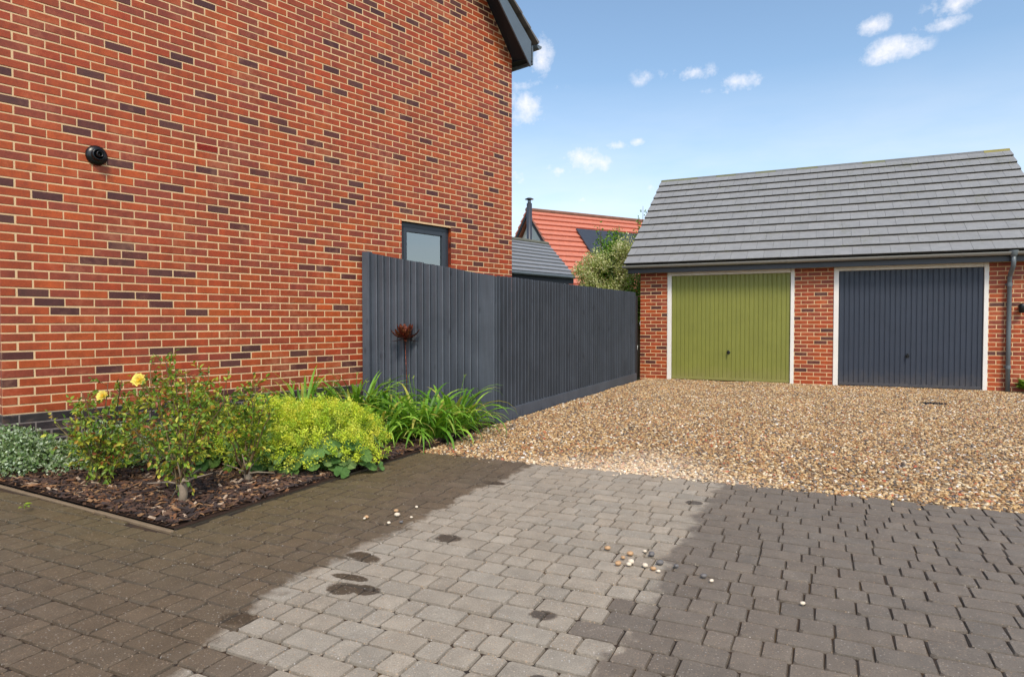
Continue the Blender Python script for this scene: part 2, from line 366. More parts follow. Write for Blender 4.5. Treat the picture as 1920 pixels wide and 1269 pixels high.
def gravel_mat(name, inst):
    m, n, l, bs = mat_new(name); P = pos(n)
    if inst: r = nd(n, 'ShaderNodeAttribute', attribute_name='rnd', attribute_type='INSTANCER').outputs['Fac']
    else:
        vo = nd(n, 'ShaderNodeTexVoronoi', inp={'Scale': 60.0}); l.new(P, vo.inputs['Vector'])
        sc = nd(n, 'ShaderNodeSeparateColor'); l.new(vo.outputs['Color'], sc.inputs[0]); r = sc.outputs[0]
    c = ramp(n, l, r, [(0, srgb(78, 72, 68)), (.08, srgb(112, 86, 58)), (.18, srgb(160, 122, 76)), (.28, srgb(192, 156, 106)), (.42, srgb(174, 130, 78)), (.52, srgb(212, 184, 138)), (.62, srgb(142, 110, 80)),
                       (.70, srgb(200, 164, 108)), (.80, srgb(226, 208, 174)), (.87, srgb(164, 104, 62)), (.92, srgb(128, 118, 108)), (.97, srgb(240, 232, 220)), (.99, srgb(188, 92, 54))], 'CONSTANT')
    c = mixc(n, l, 1, c, ramp(n, l, noise(n, l, 140, 3, .6, P), [(.3, g3(.8)), (.7, g3(1.15))]), 'MULTIPLY')
    if not inst: c = mixc(n, l, 1, c, g3(.62), 'MULTIPLY')
    c = mixc(n, l, .08, c, srgb(206, 184, 158))
    # drier, paler strip where the car stood and broad damp patches
    mp_ = nd(n, 'ShaderNodeMapping'); mp_.inputs['Rotation'].default_value = (0, 0, PAVE_A); l.new(P, mp_.inputs[0])
    sp = nd(n, 'ShaderNodeSeparateXYZ'); l.new(mp_.outputs[0], sp.inputs[0])
    big = noise(n, l, 1.1, 4, .6, P)
    e = math_n(n, l, 'ADD', math_n(n, l, 'MULTIPLY', math_n(n, l, 'ABSOLUTE', math_n(n, l, 'ADD', sp.outputs[0], 1.35)), .55), math_n(n, l, 'MULTIPLY', math_n(n, l, 'SUBTRACT', sp.outputs[1], 4.9), .75))
    e = math_n(n, l, 'SUBTRACT', math_n(n, l, 'SUBTRACT', 1.25, e), math_n(n, l, 'MULTIPLY', big, .8), True)
    c = mixc(n, l, math_n(n, l, 'MULTIPLY', e, 1.1, True), c, mixc(n, l, .55, mixc(n, l, 1, c, g3(1.35), 'MULTIPLY'), srgb(236, 222, 200)))
    c = mixc(n, l, 1, c, ramp(n, l, big, [(.3, g3(.88)), (.7, g3(1.12))]), 'MULTIPLY')
    l.new(c, bs.inputs['Base Color']); bs.inputs['Roughness'].default_value = .6; bs.inputs['Specular IOR Level'].default_value = .4
    return m
M_GRAVEL = gravel_mat('pea_shingle', True); M_GRAVEL_BED = gravel_mat('shingle_bed', False)
def chip_mat():
    m, n, l, bs = mat_new('bark_chip'); P = pos(n)
    r = nd(n, 'ShaderNodeAttribute', attribute_name='rnd', attribute_type='INSTANCER').outputs['Fac']
    c = ramp(n, l, r, [(0, srgb(52, 40, 36)), (.25, srgb(82, 58, 46)), (.5, srgb(104, 76, 56)), (.66, srgb(66, 52, 46)), (.78, srgb(150, 112, 76)), (.88, srgb(126, 84, 52)), (.95, srgb(186, 160, 134))], 'CONSTANT')
    c = mixc(n, l, 1, c, ramp(n, l, noise(n, l, 90, 3, .6, P), [(.3, g3(.7)), (.7, g3(1.2))]), 'MULTIPLY')
    l.new(c, bs.inputs['Base Color']); bs.inputs['Roughness'].default_value = .8; return m
M_CHIP = chip_mat()
def rust_mat():
    m, n, l, bs = mat_new('rusty_copper'); P = pos(n)
    c = ramp(n, l, noise(n, l, 45, 4, .6, P), [(.35, srgb(66, 38, 32)), (.55, srgb(128, 66, 46)), (.7, srgb(196, 120, 86))])
    l.new(c, bs.inputs['Base Color']); bs.inputs['Metallic'].default_value = .7; bs.inputs['Roughness'].default_value = .42; return m
M_RUST = rust_mat()

# ------------------------------------------------------------------ frames measured on the place
HA = R(40.93); HX, HY, HZ = -4.0286, 5.5075, .4064       # house wall: direction from view axis, point of brick column 0, top of plinth
HU = Vector((math.sin(HA), math.cos(HA), 0)); HN = Vector((math.cos(HA), -math.sin(HA), 0)); H_ROT = math.pi/2 - HA
GA = R(25.30); GX, GY = 2.923, 13.544; G_ROT = -GA
def project(P):
    d = P - np.array([0, 0, CAM_H]); cp, sp_ = math.cos(PITCH), math.sin(PITCH)
    z = d[..., 1]*cp - d[..., 2]*sp_; y = d[..., 1]*sp_ + d[..., 2]*cp
    return np.stack([960 + F_PX*d[..., 0]/z, 634.5 - F_PX*y/z, z], -1)
def pu(u, v, z=0):  # paving frame to world
    return Vector((u*math.cos(PAVE_A) + v*math.sin(PAVE_A), -u*math.sin(PAVE_A) + v*math.cos(PAVE_A), z))

# ------------------------------------------------------------------ ground
b = MB(); b.poly([(-400, -400, -.06), (400, -400, -.06), (400, 800, -.06), (-400, 800, -.06)])
place('ground', b.mesh('ground', simple('earth', srgb(96, 98, 70), .95, .1, .25, .6, 0)), kind='structure')

# ------------------------------------------------------------------ paving
ROW = .1312; V_EDGE = 4.955
BED_U = -3.275; 
def bed_v(u): return 2.478 + (BED_U - u)*.083     # front edge of the planting bed, a little off the paving's own line
pav = MB(); 
pav.poly([pu(-9, -.6, -.009), pu(6, -.6, -.009), pu(6, V_EDGE, -.009), pu(-9, V_EDGE, -.009)])
pavement = pav.build('pavement', M_JOINT, kind='structure')
def block_mesh(L, w, tone, damp, seed):
    r = random.Random(seed); m = MB(); h = .05; col = (*tone, damp)
    hx, hy = L/2, w/2; c = r.uniform(.006, .011); be = .005
    def ring(inset, z, cc):
        X, Y = hx-inset, hy-inset; p = []
        for sx, sy in ((1, 1), (-1, 1), (-1, -1), (1, -1)):
            c1 = cc*r.uniform(.75, 1.3)
            a = (sx*X, sy*(Y-c1)); b_ = (sx*(X-c1), sy*Y)
            p += [a, b_] if sx*sy > 0 else [b_, a]
        return [(x + r.uniform(-.0016, .0016), y + r.uniform(-.0016, .0016), z) for x, y in p]
    A, B_, C_ = ring(0, -h, c), ring(0, -.009, c), ring(be, 0, c)
    o = 0; m.v = A + B_ + C_
    for k in range(8):
        k2 = (k+1) % 8
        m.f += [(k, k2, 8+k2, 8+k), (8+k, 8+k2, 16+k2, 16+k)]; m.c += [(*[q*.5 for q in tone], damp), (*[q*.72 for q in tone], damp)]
    m.f.append(tuple(range(16, 24))); m.c.append(col)
    return m
blocks = []
LENS = (.100, .127, .194)
k = 0; v_top = V_EDGE
while v_top > -.55:
    w = .168 if k == 0 else ROW
    vc = v_top - w/2
    u = -8.2 + random.uniform(0, .1)
    while u < 4.6:
        L = .165 if k == 0 else random.choices(LENS, (3, 3.2, 3))[0]*random.uniform(.97, 1.03)
        uc = u + L/2; u += L
        bw_, bvc = w, vc
        if uc < BED_U and u <= BED_U + .02:
            lim = bed_v(uc) - .045
            if vc + w/2 > lim:
                bw_ = lim - (vc - w/2)
                if bw_ < .04: continue
                bvc = vc - w/2 + bw_/2
        elif uc - L/2 < BED_U and vc + w/2 > bed_v(BED_U):
            L = u - BED_U
            if L < .04: continue
            uc = BED_U + L/2
        blocks.append((uc, bvc, L - .002, bw_ - .006, k))
    v_top -= w; k += 1
bw = np.array([[*pu(a, b_, 0)] for a, b_, *_ in blocks]); pr = project(bw)
area = np.array([b_[2]*b_[3] for b_ in blocks])/np.maximum(pr[:, 2], .3)**3
inview = (pr[:, 2] > .3) & (pr[:, 0] > 0) & (pr[:, 0] < 1920) & (pr[:, 1] < 1262) & (pr[:, 1] > 600)
order = np.argsort(-np.where(inview, area, -1))
solo = set(order[:300].tolist())
def tone():
    k_ = random.gauss(1, .055); w_ = random.gauss(0, .012); return (k_*(1+w_), k_, k_*(1-w_))
DAMP_BLOCKS = [(-1.886, 1.623), (-1.664, 1.635), (-2.09, 1.86), (-.76, 2.55), (-.83, 2.42), (-.72, 2.68)]
rest = MB(); cache = {}
for i, (uc, vc, L, w, k_) in enumerate(blocks):
    dampf = 1.0
    if any(abs(uc-a) < L/2+.005 and abs(vc-b_) < w/2 for a, b_ in DAMP_BLOCKS): dampf = .0
    dz = random.gauss(0, .0016); tilt = (random.gauss(0, .007), random.gauss(0, .007), -PAVE_A + random.gauss(0, .008))
    key = (round(L/.004), round(w, 3), random.randrange(4), dampf)
    if i in solo:
        if key not in cache: cache[key] = block_mesh(key[0]*.004, w, tone(), dampf, len(cache)).mesh('paving_block', M_PAVER)
        place('block', cache[key], pavement, pu(uc, vc, dz), tilt)
    else:
        bm_ = block_mesh(L, w, tone(), dampf, i); o = len(rest.v); ca, sa = math.cos(-PAVE_A), math.sin(-PAVE_A); c0 = pu(uc, vc, dz)
        rest.v += [(c0.x + x*ca - y*sa, c0.y + x*sa + y*ca, c0.z + z + tilt[1]*x + tilt[0]*y) for x, y, z in bm_.v]
        rest.f += [tuple(o+q for q in f) for f in bm_.f]; rest.c += bm_.c
rest.build('blocks', M_PAVER, pavement, kind='stuff')

# ------------------------------------------------------------------ planting bed
bedp = MB()
wall_r = Vector((HX, HY, 0)) + HU*(.225*15); wall_l = Vector((HX, HY, 0)) - HU*1.2
A_F = Vector((-.187, 7.612, 0))
nx, ny = 26, 26
cnr = Vector((HX, HY, 0)) - HU*.225
poly = [pu(BED_U, bed_v(BED_U)), pu(-8, bed_v(-8)), cnr - HN*3.5, cnr, wall_r, A_F, pu(BED_U, V_EDGE + .6), pu(BED_U, V_EDGE)]
bedp.poly([(p.x, p.y, .012) for p in poly])
bed = bedp.build('planting_bed', M_SOIL, kind='structure')
# thin kerb of the bed: short concrete lengths
def edging(p0, p1, n_, hgt):
    d = (p1-p0); L = d.length/n_; a = math.atan2(d.y, d.x)
    for i in range(n_):
        m = MB(); m.bbox(.003, L-.003, -.014, .014, -.05, hgt + random.uniform(-.004, .004), .006)
        o = m.build('edging', M_EDGING, bed, loc=p0 + d*(i/n_)); o.rotation_euler = (0, 0, a)
edging(pu(BED_U-.0, bed_v(BED_U)-.02), pu(-7.2, bed_v(-7.2)-.02), 5, .006)
edging(pu(BED_U-.026, bed_v(BED_U)+.01), pu(BED_U-.026, V_EDGE), 3, .006)

def scatter(name, mesh_obj_poly, z, dens, mat, kind_mesh, smin, smax, seed, label, bumps=0., parent=None, flat=(1, .75, .55), maxtilt=.5, stem=None):
    """real loose pieces strewn over an area (geometry nodes)"""
    m = MB()
    for p in mesh_obj_poly: m.poly([(q[0], q[1], q[2] if len(q) > 2 and q[2] else z) for q in p])
    o = m.build(name, stem or mat)
    o['kind'] = 'stuff'; o['label'] = label[0]; o['category'] = label[1]
    if parent: o.parent = parent
    ng = bpy.data.node_groups.new(name+'_pieces', 'GeometryNodeTree')
    ng.interface.new_socket('Geometry', in_out='INPUT', socket_type='NodeSocketGeometry'); ng.interface.new_socket('Geometry', in_out='OUTPUT', socket_type='NodeSocketGeometry')
    N, Lk = ng.nodes, ng.links
    gi, go = N.new('NodeGroupInput'), N.new('NodeGroupOutput')
    dp = N.new('GeometryNodeDistributePointsOnFaces'); dp.inputs['Density'].default_value = dens; dp.inputs['Seed'].default_value = seed
    Lk.new(gi.outputs[0], dp.inputs['Mesh'])
    if kind_mesh == 'stone':
        src = N.new('GeometryNodeMeshIcoSphere'); src.inputs['Radius'].default_value = .5; src.inputs['Subdivisions'].default_value = 1
        g_in = src.outputs['Mesh']
        sp_ = N.new('GeometryNodeSetPosition'); nt = N.new('ShaderNodeTexNoise'); nt.inputs['Scale'].default_value = 2.4
        vm = N.new('ShaderNodeVectorMath'); vm.operation = 'SUBTRACT'; vm.inputs[1].default_value = (.5, .5, .5); Lk.new(nt.outputs['Color'], vm.inputs[0])
        vs = N.new('ShaderNodeVectorMath'); vs.operation = 'SCALE'; vs.inputs['Scale'].default_value = .55; Lk.new(vm.outputs[0], vs.inputs[0])
        Lk.new(g_in, sp_.inputs['Geometry']); Lk.new(vs.outputs[0], sp_.inputs['Offset']); g_in = sp_.outputs[0]
        ss = N.new('GeometryNodeSetShadeSmooth'); Lk.new(g_in, ss.inputs[0]); g_in = ss.outputs[0]
    else:
        src = N.new('GeometryNodeMeshCube'); src.inputs['Size'].default_value = (1, .32, .14); g_in = src.outputs['Mesh']
        sp_ = N.new('GeometryNodeSetPosition'); nt = N.new('ShaderNodeTexNoise'); nt.inputs['Scale'].default_value = 3
        vm = N.new('ShaderNodeVectorMath'); vm.operation = 'SUBTRACT'; vm.inputs[1].default_value = (.5, .5, .5); Lk.new(nt.outputs['Color'], vm.inputs[0])
        vs = N.new('ShaderNodeVectorMath'); vs.operation = 'SCALE'; vs.inputs['Scale'].default_value = .5; Lk.new(vm.outputs[0], vs.inputs[0])
        Lk.new(g_in, sp_.inputs['Geometry']); Lk.new(vs.outputs[0], sp_.inputs['Offset']); g_in = sp_.outputs[0]
    sm = N.new('GeometryNodeSetMaterial'); sm.inputs['Material'].default_value = mat; Lk.new(g_in, sm.inputs[0])
    ip = N.new('GeometryNodeInstanceOnPoints'); Lk.new(sm.outputs[0], ip.inputs['Instance'])
    # height jitter
    so = N.new('GeometryNodeSetPosition'); rv0 = N.new('FunctionNodeRandomValue'); rv0.data_type = 'FLOAT_VECTOR'
    rv0.inputs[0].default_value = (0, 0, -.004); rv0.inputs[1].default_value = (0, 0, bumps); rv0.inputs['Seed'].default_value = seed+4
    Lk.new(dp.outputs['Points'], so.inputs['Geometry']); Lk.new(rv0.outputs[0], so.inputs['Offset']); Lk.new(so.outputs[0], ip.inputs['Points'])
    rr = N.new('FunctionNodeRandomValue'); rr.data_type = 'FLOAT_VECTOR'; rr.inputs[0].default_value = (-maxtilt, -maxtilt, 0); rr.inputs[1].default_value = (maxtilt, maxtilt, 6.283); rr.inputs['Seed'].default_value = seed+1
    Lk.new(rr.outputs[0], ip.inputs['Rotation'])
    rs = N.new('FunctionNodeRandomValue'); rs.data_type = 'FLOAT_VECTOR'
    rs.inputs[0].default_value = tuple(smin*f for f in flat); rs.inputs[1].default_value = tuple(smax*f for f in flat); rs.inputs['Seed'].default_value = seed+2
    Lk.new(rs.outputs[0], ip.inputs['Scale'])
    st = N.new('GeometryNodeStoreNamedAttribute'); st.data_type = 'FLOAT'; st.domain = 'INSTANCE'; st.inputs['Name'].default_value = 'rnd'
    rc = N.new('FunctionNodeRandomValue'); rc.data_type = 'FLOAT'; rc.inputs['Seed'].default_value = seed+3
    Lk.new(ip.outputs[0], st.inputs['Geometry'])
    vsock = [s_ for s_ in st.inputs if s_.name == 'Value' and s_.enabled][0]
    rsock = [s_ for s_ in rc.outputs if s_.enabled][0]; Lk.new(rsock, vsock)
    jn = N.new('GeometryNodeJoinGeometry'); Lk.new(gi.outputs[0], jn.inputs[0]); Lk.new(st.outputs[0], jn.inputs[0]); Lk.new(jn.outputs[0], go.inputs[0])
    md = o.modifiers.new('pieces', 'NODES'); md.node_group = ng
    return o

GR = [(-3.36, V_EDGE+.004), (5.6, V_EDGE+.004), (5.6, 13.62), (-3.46, 13.62)]
from mathutils import noise as mnoise
def g_h(u, v):       # gently uneven shingle with two wheel tracks
    e = min(1, (v-V_EDGE)/.5); return -.004 + e*(.014*mnoise.noise((u*1.3, v*1.1, 3)) + .008*mnoise.noise((u*3.1, v*2.6, 9)) - .010*math.exp(-((u+.2)/.22)**2) - .010*math.exp(-((u+1.75)/.22)**2)) + .0001
_gu = np.linspace(-3.36, 5.6, 56); _gv = np.linspace(V_EDGE+.004, 13.62, 54)
gr_poly = [[pu(a_, b_, g_h(a_, b_)) for a_, b_ in ((_gu[i], _gv[j]), (_gu[i+1], _gv[j]), (_gu[i+1], _gv[j+1]), (_gu[i], _gv[j+1]))] for i in range(55) for j in range(53)]
for _ in range(170):       # stones that spill over onto the paving's edge
    a_ = random.uniform(-2.9, 4.4); w_ = random.uniform(.01, .05); d_ = random.expovariate(30); gr_poly.append([pu(a_, V_EDGE-d_-.014, -.0012), pu(a_+w_, V_EDGE-d_-.014, -.0012), pu(a_+w_, V_EDGE-d_, -.0012), pu(a_, V_EDGE-d_, -.0012)])
scatter('gravel', gr_poly, -.004, 2350, M_GRAVEL, 'stone', .015, .043, 11, ('tan and cream pea gravel covering the driveway before the garages', 'gravel'), .010, flat=(1, .78, .55), stem=M_GRAVEL_BED)
mul_poly = [[pu(BED_U-.05, bed_v(BED_U)+.02), pu(BED_U-.05, V_EDGE+.45), pu(-3.5, 6.6), wall_r + HN*.1, cnr + HN*.06 - HU*.06, cnr - HN*1.6 - HU*.08, pu(-6.6, bed_v(-6.6)+.02)]]
scatter('bark_mulch', mul_poly, .016, 2600, M_CHIP, 'chip', .028, .072, 31, ('dark brown bark chip mulch covering the flower bed', 'mulch'), .022, flat=(1, .8, .8), maxtilt=.4, stem=M_SOIL)

# ------------------------------------------------------------------ brick house
house = thing('brick_house', (HX, HY, 0), H_ROT, 'red brick house with dark brick plinth, gable wall beside the flower bed', 'house')
CW = .225; CR = .075
XL, XR = -1*CW + .002, 27.33*CW          # corners of the gable wall in its own frame
Z_E = HZ + 64.3*CR; T_RK = math.tan(R(49.0)); XM = (XL+XR)/2; Z_A = Z_E + (XR-XM)*T_RK
def z_rake(x): return Z_A - abs(x-XM)*T_RK
WX0, WX1, WZ0, WZ1 = 17.63*CW, 21.55*CW, 1.40, HZ + 27.73*CR     # window opening
DEPTH = 8.0
y0 = .0035                                  # mortar face behind brick faces
wb = MB()
def rect(x0, x1, z0, z1, y=y0): wb.poly([(x0, y, z0), (x1, y, z0), (x1, y, z1), (x0, y, z1)])
rect(XL, WX0, HZ, Z_E); rect(WX1, XR, HZ, Z_E); rect(WX0, WX1, HZ, WZ0); rect(WX0, WX1, WZ1, Z_E)
wb.poly([(XL, y0, Z_E), (XR, y0, Z_E), (XM, y0, Z_A)])
wb.poly([(XL+y0, DEPTH, HZ), (XL+y0, y0, HZ), (XL+y0, y0, Z_E), (XL+y0, DEPTH, Z_E)])
wb.poly([(XR-y0, y0, HZ), (XR-y0, DEPTH, HZ), (XR-y0, DEPTH, Z_E), (XR-y0, y0, Z_E)])
wb.poly([(XR, DEPTH, HZ), (XL, DEPTH, HZ), (XL, DEPTH, Z_E), (XM, DEPTH, Z_A), (XR, DEPTH, Z_E)])
wall = wb.build('wall', M_MORTAR, house)
rv = MB()       # brick reveals of the window
for q in (((WX0,0,WZ0),(WX0,.11,WZ0),(WX0,.11,WZ1),(WX0,0,WZ1)), ((WX1,.11,WZ0),(WX1,0,WZ0),(WX1,0,WZ1),(WX1,.11,WZ1)),
          ((WX0,0,WZ1),(WX0,.11,WZ1),(WX1,.11,WZ1),(WX1,0,WZ1)), ((WX0,.11,WZ0),(WX0,0,WZ0),(WX1,0,WZ0),(WX1,.11,WZ0))): rv.poly(q, srgb(120, 52, 34))
rv.build('window_reveal', M_BRICK, wall)
pl = MB(); pl.poly([(XL, y0, -.05), (XR, y0, -.05), (XR, y0, HZ), (XL, y0, HZ)])
pl.poly([(XL+y0, DEPTH, -.05), (XL+y0, y0, -.05), (XL+y0, y0, HZ), (XL+y0, DEPTH, HZ)])
plinth = pl.build('plinth', M_MORTAR_GREY, house)

DARK = set([(0, 7), (0, 8), (2, 14), (3, -2), (3, 10), (3, 13), (4, 2), (4, 7), (4, 12), (5, 7), (5, 10), (6, -1), (6, 4), (6, 5), (6, 8), (11, 0), (11, 5), (12, 0), (12, 4), (12, 13), (13, -1), (13, 2), (13, 3), (16, 4), (16, 5), (17, 1), (17, 2), (17, 13), (18, 3), (18, 11), (18, 12), (19, 2), (20, 14), (21, -2), (21, 12), (21, 23), (22, 11), (23, 7), (24, 0), (24, 21), (24, 24), (25, -2), (25, 2), (25, 6), (26, 26), (27, 4), (27, 7), (27, 21), (28, 13), (28, 21), (28, 23), (29, 2), (29, 13), (29, 17), (29, 22), (30, 6), (30, 14), (30, 17), (31, 8), (31, 10), (31, 20), (32, 1), (32, 14), (32, 23), (33, 1), (33, 19), (33, 24), (34, -1), (34, 11), (34, 23), (35, 4), (35, 12), (36, 3), (36, 25), (37, -2), (37, 11), (38, 4), (38, 8), (38, 10), (38, 17), (39, 1), (39, 9), (39, 12), (39, 19), (39, 24), (40, 6), (42, 9), (42, 19), (43, 2), (43, 4), (43, 25), (44, 5), (45, 11), (45, 15), (45, 17), (46, 8), (46, 13), (46, 21), (48, 14), (48, 17), (48, 18), (49, 2), (49, 9), (49, 12), (50, 24), (52, 6), (52, 26), (52, 27), (53, 12), (53, 15), (53, 16), (54, 16), (54, 19), (54, 26), (55, 17), (55, 24), (55, 25), (56, 14), (56, 19), (56, 27), (57, 13), (57, 21), (58, 26), (59, 20), (60, 14), (60, 17), (60, 22), (61, 15), (61, 25), (62, 15), (62, 18), (64, 19), (67, 21), (68, 20), (68, 22)])
def brick_mesh(m, L, h, d, col, r, ox=0, oy=0, oz=0):
    """brick with worn arrises: front face at y=0, depth d into the wall"""
    b_ = .0035; j = lambda k=.0011: r.uniform(-k, k)
    o = len(m.v)
    for x, z in ((0, 0), (L, 0), (L, h), (0, h)): m.v.append((ox+x, oy+d, oz+z))
    for x, z in ((0, 0), (L, 0), (L, h), (0, h)): m.v.append((ox+x+j(), oy+b_, oz+z+j()))
    for x, z in ((b_, b_), (L-b_, b_), (L-b_, h-b_), (b_, h-b_)): m.v.append((ox+x+j(), oy+j(.0008), oz+z+j()))
    for k in range(4):
        k2 = (k+1) % 4
        m.f += [(o+k, o+k2, o+4+k2, o+4+k), (o+4+k, o+4+k2, o+8+k2, o+8+k)]; m.c += [col, col]
    m.f.append((o+8, o+9, o+10, o+11)); m.c.append(col)
REDS = [srgb(164, 72, 34), srgb(156, 68, 34), srgb(168, 76, 38), srgb(150, 68, 42), srgb(140, 64, 46), srgb(164, 68, 34), srgb(144, 66, 48), srgb(174, 80, 36)]
DARKS = [srgb(84, 50, 46), srgb(76, 46, 44), srgb(92, 54, 46), srgb(88, 58, 52)]
BLUES = [srgb(54, 46, 46), srgb(48, 42, 42), srgb(62, 50, 48)]
JT = .0118
cells = []
for r_ in range(-6, 110):
    z0 = HZ + r_*CR; off = 0 if r_ % 2 == 0 else .5
    for c_ in range(-2, 29):
        x0 = max((c_+off)*CW, XL); x1 = min((c_+1+off)*CW, XR + JT/2)
        zt = z0 + CR
        # trim against the sloping verge
        if zt > Z_E:
            lx = XM - (Z_A - z0 - CR*.5)/T_RK; rx = XM + (Z_A - z0 - CR*.5)/T_RK
            x0, x1 = max(x0, lx), min(x1, rx)
        segs = [(x0, x1)]
        if zt > WZ0+.02 and z0 < WZ1-.02: segs = [(x0, min(x1, WX0+JT/2)), (max(x0, WX1-JT/2), x1)]
        if r_ == 33 and c_ == 5: segs = [(x0, 6.02*CW)]
        if r_ == 33 and c_ == 6: segs = [(7.06*CW, x1)]
        for a, b_ in segs:
            if b_ - a < .03: continue
            cells.append((r_, c_, a + (JT/2 if a > XL+.001 else 0), b_ - JT/2, z0 + JT/2))
P_ = np.array([[HX + HU.x*(a+b_)/2, HY + HU.y*(a+b_)/2, z+.03] for _, _, a, b_, z in cells]); pr = project(P_)
vis = (pr[:, 0] > 4) & (pr[:, 0] < 1915) & (pr[:, 1] > 4) & np.array([c[0] >= 1 for c in cells]) & np.array([c[3]-c[2] > .08 for c in cells])
order = np.argsort(np.where(vis, pr[:, 2], 1e9)); solo = set(order[:300].tolist())
REDS = [(c_[0]*1.03, c_[1]*.96, c_[2]*.76, 1) for c_ in REDS]; DARKS = [(c_[0]*1.16, c_[1]*.84, c_[2]*.74, 1) for c_ in DARKS]
restb = MB(); restp = MB(); bc = {}; AIRB = {(33, 6)}
for i, (r_, c_, a, b_, z) in enumerate(cells):
    L, h = b_-a, CR-JT; rr = random.Random(i*7+3)
    col = rr.choice(BLUES) if r_ < 0 else (rr.choice(DARKS) if (r_, c_) in DARK else rr.choice(REDS))
    if r_ >= 0 and (r_ > 64 or c_ > 27) and rr.random() < .09: col = rr.choice(DARKS)
    dy = rr.uniform(-.0012, .0012)
    if i in solo:
        key = (round(L/.006), REDS.index(col) if col in REDS else 20+DARKS.index(col), rr.randrange(2))
        if key not in bc:
            m = MB(); brick_mesh(m, key[0]*.006, h, .05, col, random.Random(len(bc))); bc[key] = m.mesh('brick', M_BRICK)
        place('brick', bc[key], wall, (a, dy, z), (0, rr.gauss(0, .003), 0))
    else:
        brick_mesh(restp if r_ < 0 else restb, L, h, .05, tuple(q*rr.uniform(.93, 1.07) for q in col[:3])+(1,), rr, a, dy, z)
for r_ in range(-6, 68):           # the flank that turns the corner
    m = restp if r_ < 0 else restb; rr = random.Random(r_+999)
    for k in range(0, 34):
        ya = k*CW + (0 if r_ % 2 else -.115) ; yb = ya + CW - JT; ya = max(ya, 0)
        ya = max(ya, .056)
        if k == 0 and r_ % 2 == 0: yb = .1
        if yb - ya < .03: continue
        if yb > DEPTH: break
        col = rr.choice(BLUES) if r_ < 0 else (rr.choice(DARKS) if rr.random() < .1 else rr.choice(REDS))
        t = MB(); brick_mesh(t, yb-ya, CR-JT, .045, col, rr); o = len(m.v)
        m.v += [(XL + y_ + .0015, yb - x_ if yb > .12 or True else 0, HZ + r_*CR + JT/2 + z_) for x_, y_, z_ in t.v]
        m.f += [tuple(o+q for q in f) for f in t.f]; m.c += t.c
restb.build('bricks', M_BRICK, wall, kind='stuff'); restp.build('bricks', M_BRICK, plinth, kind='stuff')

# terracotta air brick with louvres, a part of the wall
ab = thing('air_vent', (0, 0, 0), 0, 'small red terracotta louvred air vent set in the house wall', 'air vent'); ab.parent = house
for k_ in ('label', 'category'): del ab[k_]
AX0, AX1, AZ = 6.07*CW, 7.02*CW, HZ + 33*CR + .005
m = MB(); m.box(AX0, AX1, .004, .03, AZ, AZ+.066); m.build('vent_back', M_BLACKHOLE, ab)
for k in range(5):
    m = MB(); zz = AZ + .004 + k*.0125; m.extr([(.003, zz+.010), (-.003, zz), (-.003, zz+.0035), (.004, zz+.0125)], AX0+.003, AX1-.003); m.build('louvre', M_TERRACOTTA, ab)

# window
win = bpy.data.objects.new('window', None); LINK(win); win.parent = house
FY = .055
def frame_ring(x0, x1, z0, z1, w, ya, yb, name, mat, par, bev=.004):
    fr = bpy.data.objects.new(name, None); 
    m = MB(); m.bbox(x0, x0+w, ya, yb, z0, z1, bev); m.bbox(x1-w, x1, ya, yb, z0, z1, bev)
    m.bbox(x0+w-.002, x1-w+.002, ya+.001, yb, z1-w, z1, bev); m.bbox(x0+w-.002, x1-w+.002, ya+.001, yb, z0, z0+w, bev)
    bpy.data.objects.remove(fr); return m.build(name, mat, par)
frame_ring(WX0+.004, WX1-.004, WZ0+.004, WZ1-.004, .062, FY, FY+.07, 'frame', M_WINFRAME, win)
frame_ring(WX0+.066, WX1-.066, WZ0+.066, WZ1-.066, .058, FY-.012, FY+.05, 'sash', M_WINFRAME, win)
m = MB(); m.box(WX0+.11, WX1-.11, FY+.015, FY+.021, WZ0+.11, WZ1-.11); m.build('pane', M_GLASS, win)
m = MB(); m.bbox(WX0-.04, WX1+.04, -.045, FY+.02, WZ0-.02, WZ0+.003, .004); m.build('sill', M_WINFRAME, win)
rm = MB()
for q in (((WX0-.6,2.5,.6),(WX1+.6,2.5,.6),(WX1+.6,2.5,3),(WX0-.6,2.5,3)), ((WX0-.6,.15,.6),(WX0-.6,2.5,.6),(WX0-.6,2.5,3),(WX0-.6,.15,3)), ((WX1+.6,2.5,.6),(WX1+.6,.15,.6),(WX1+.6,.15,3),(WX1+.6,2.5,3)),
          ((WX0-.6,.15,.6),(WX1+.6,.15,.6),(WX1+.6,2.5,.6),(WX0-.6,2.5,.6)), ((WX0-.6,.15,3),(WX0-.6,2.5,3),(WX1+.6,2.5,3),(WX1+.6,.15,3))): rm.poly(q)
rm.build('room', M_ROOM, win)

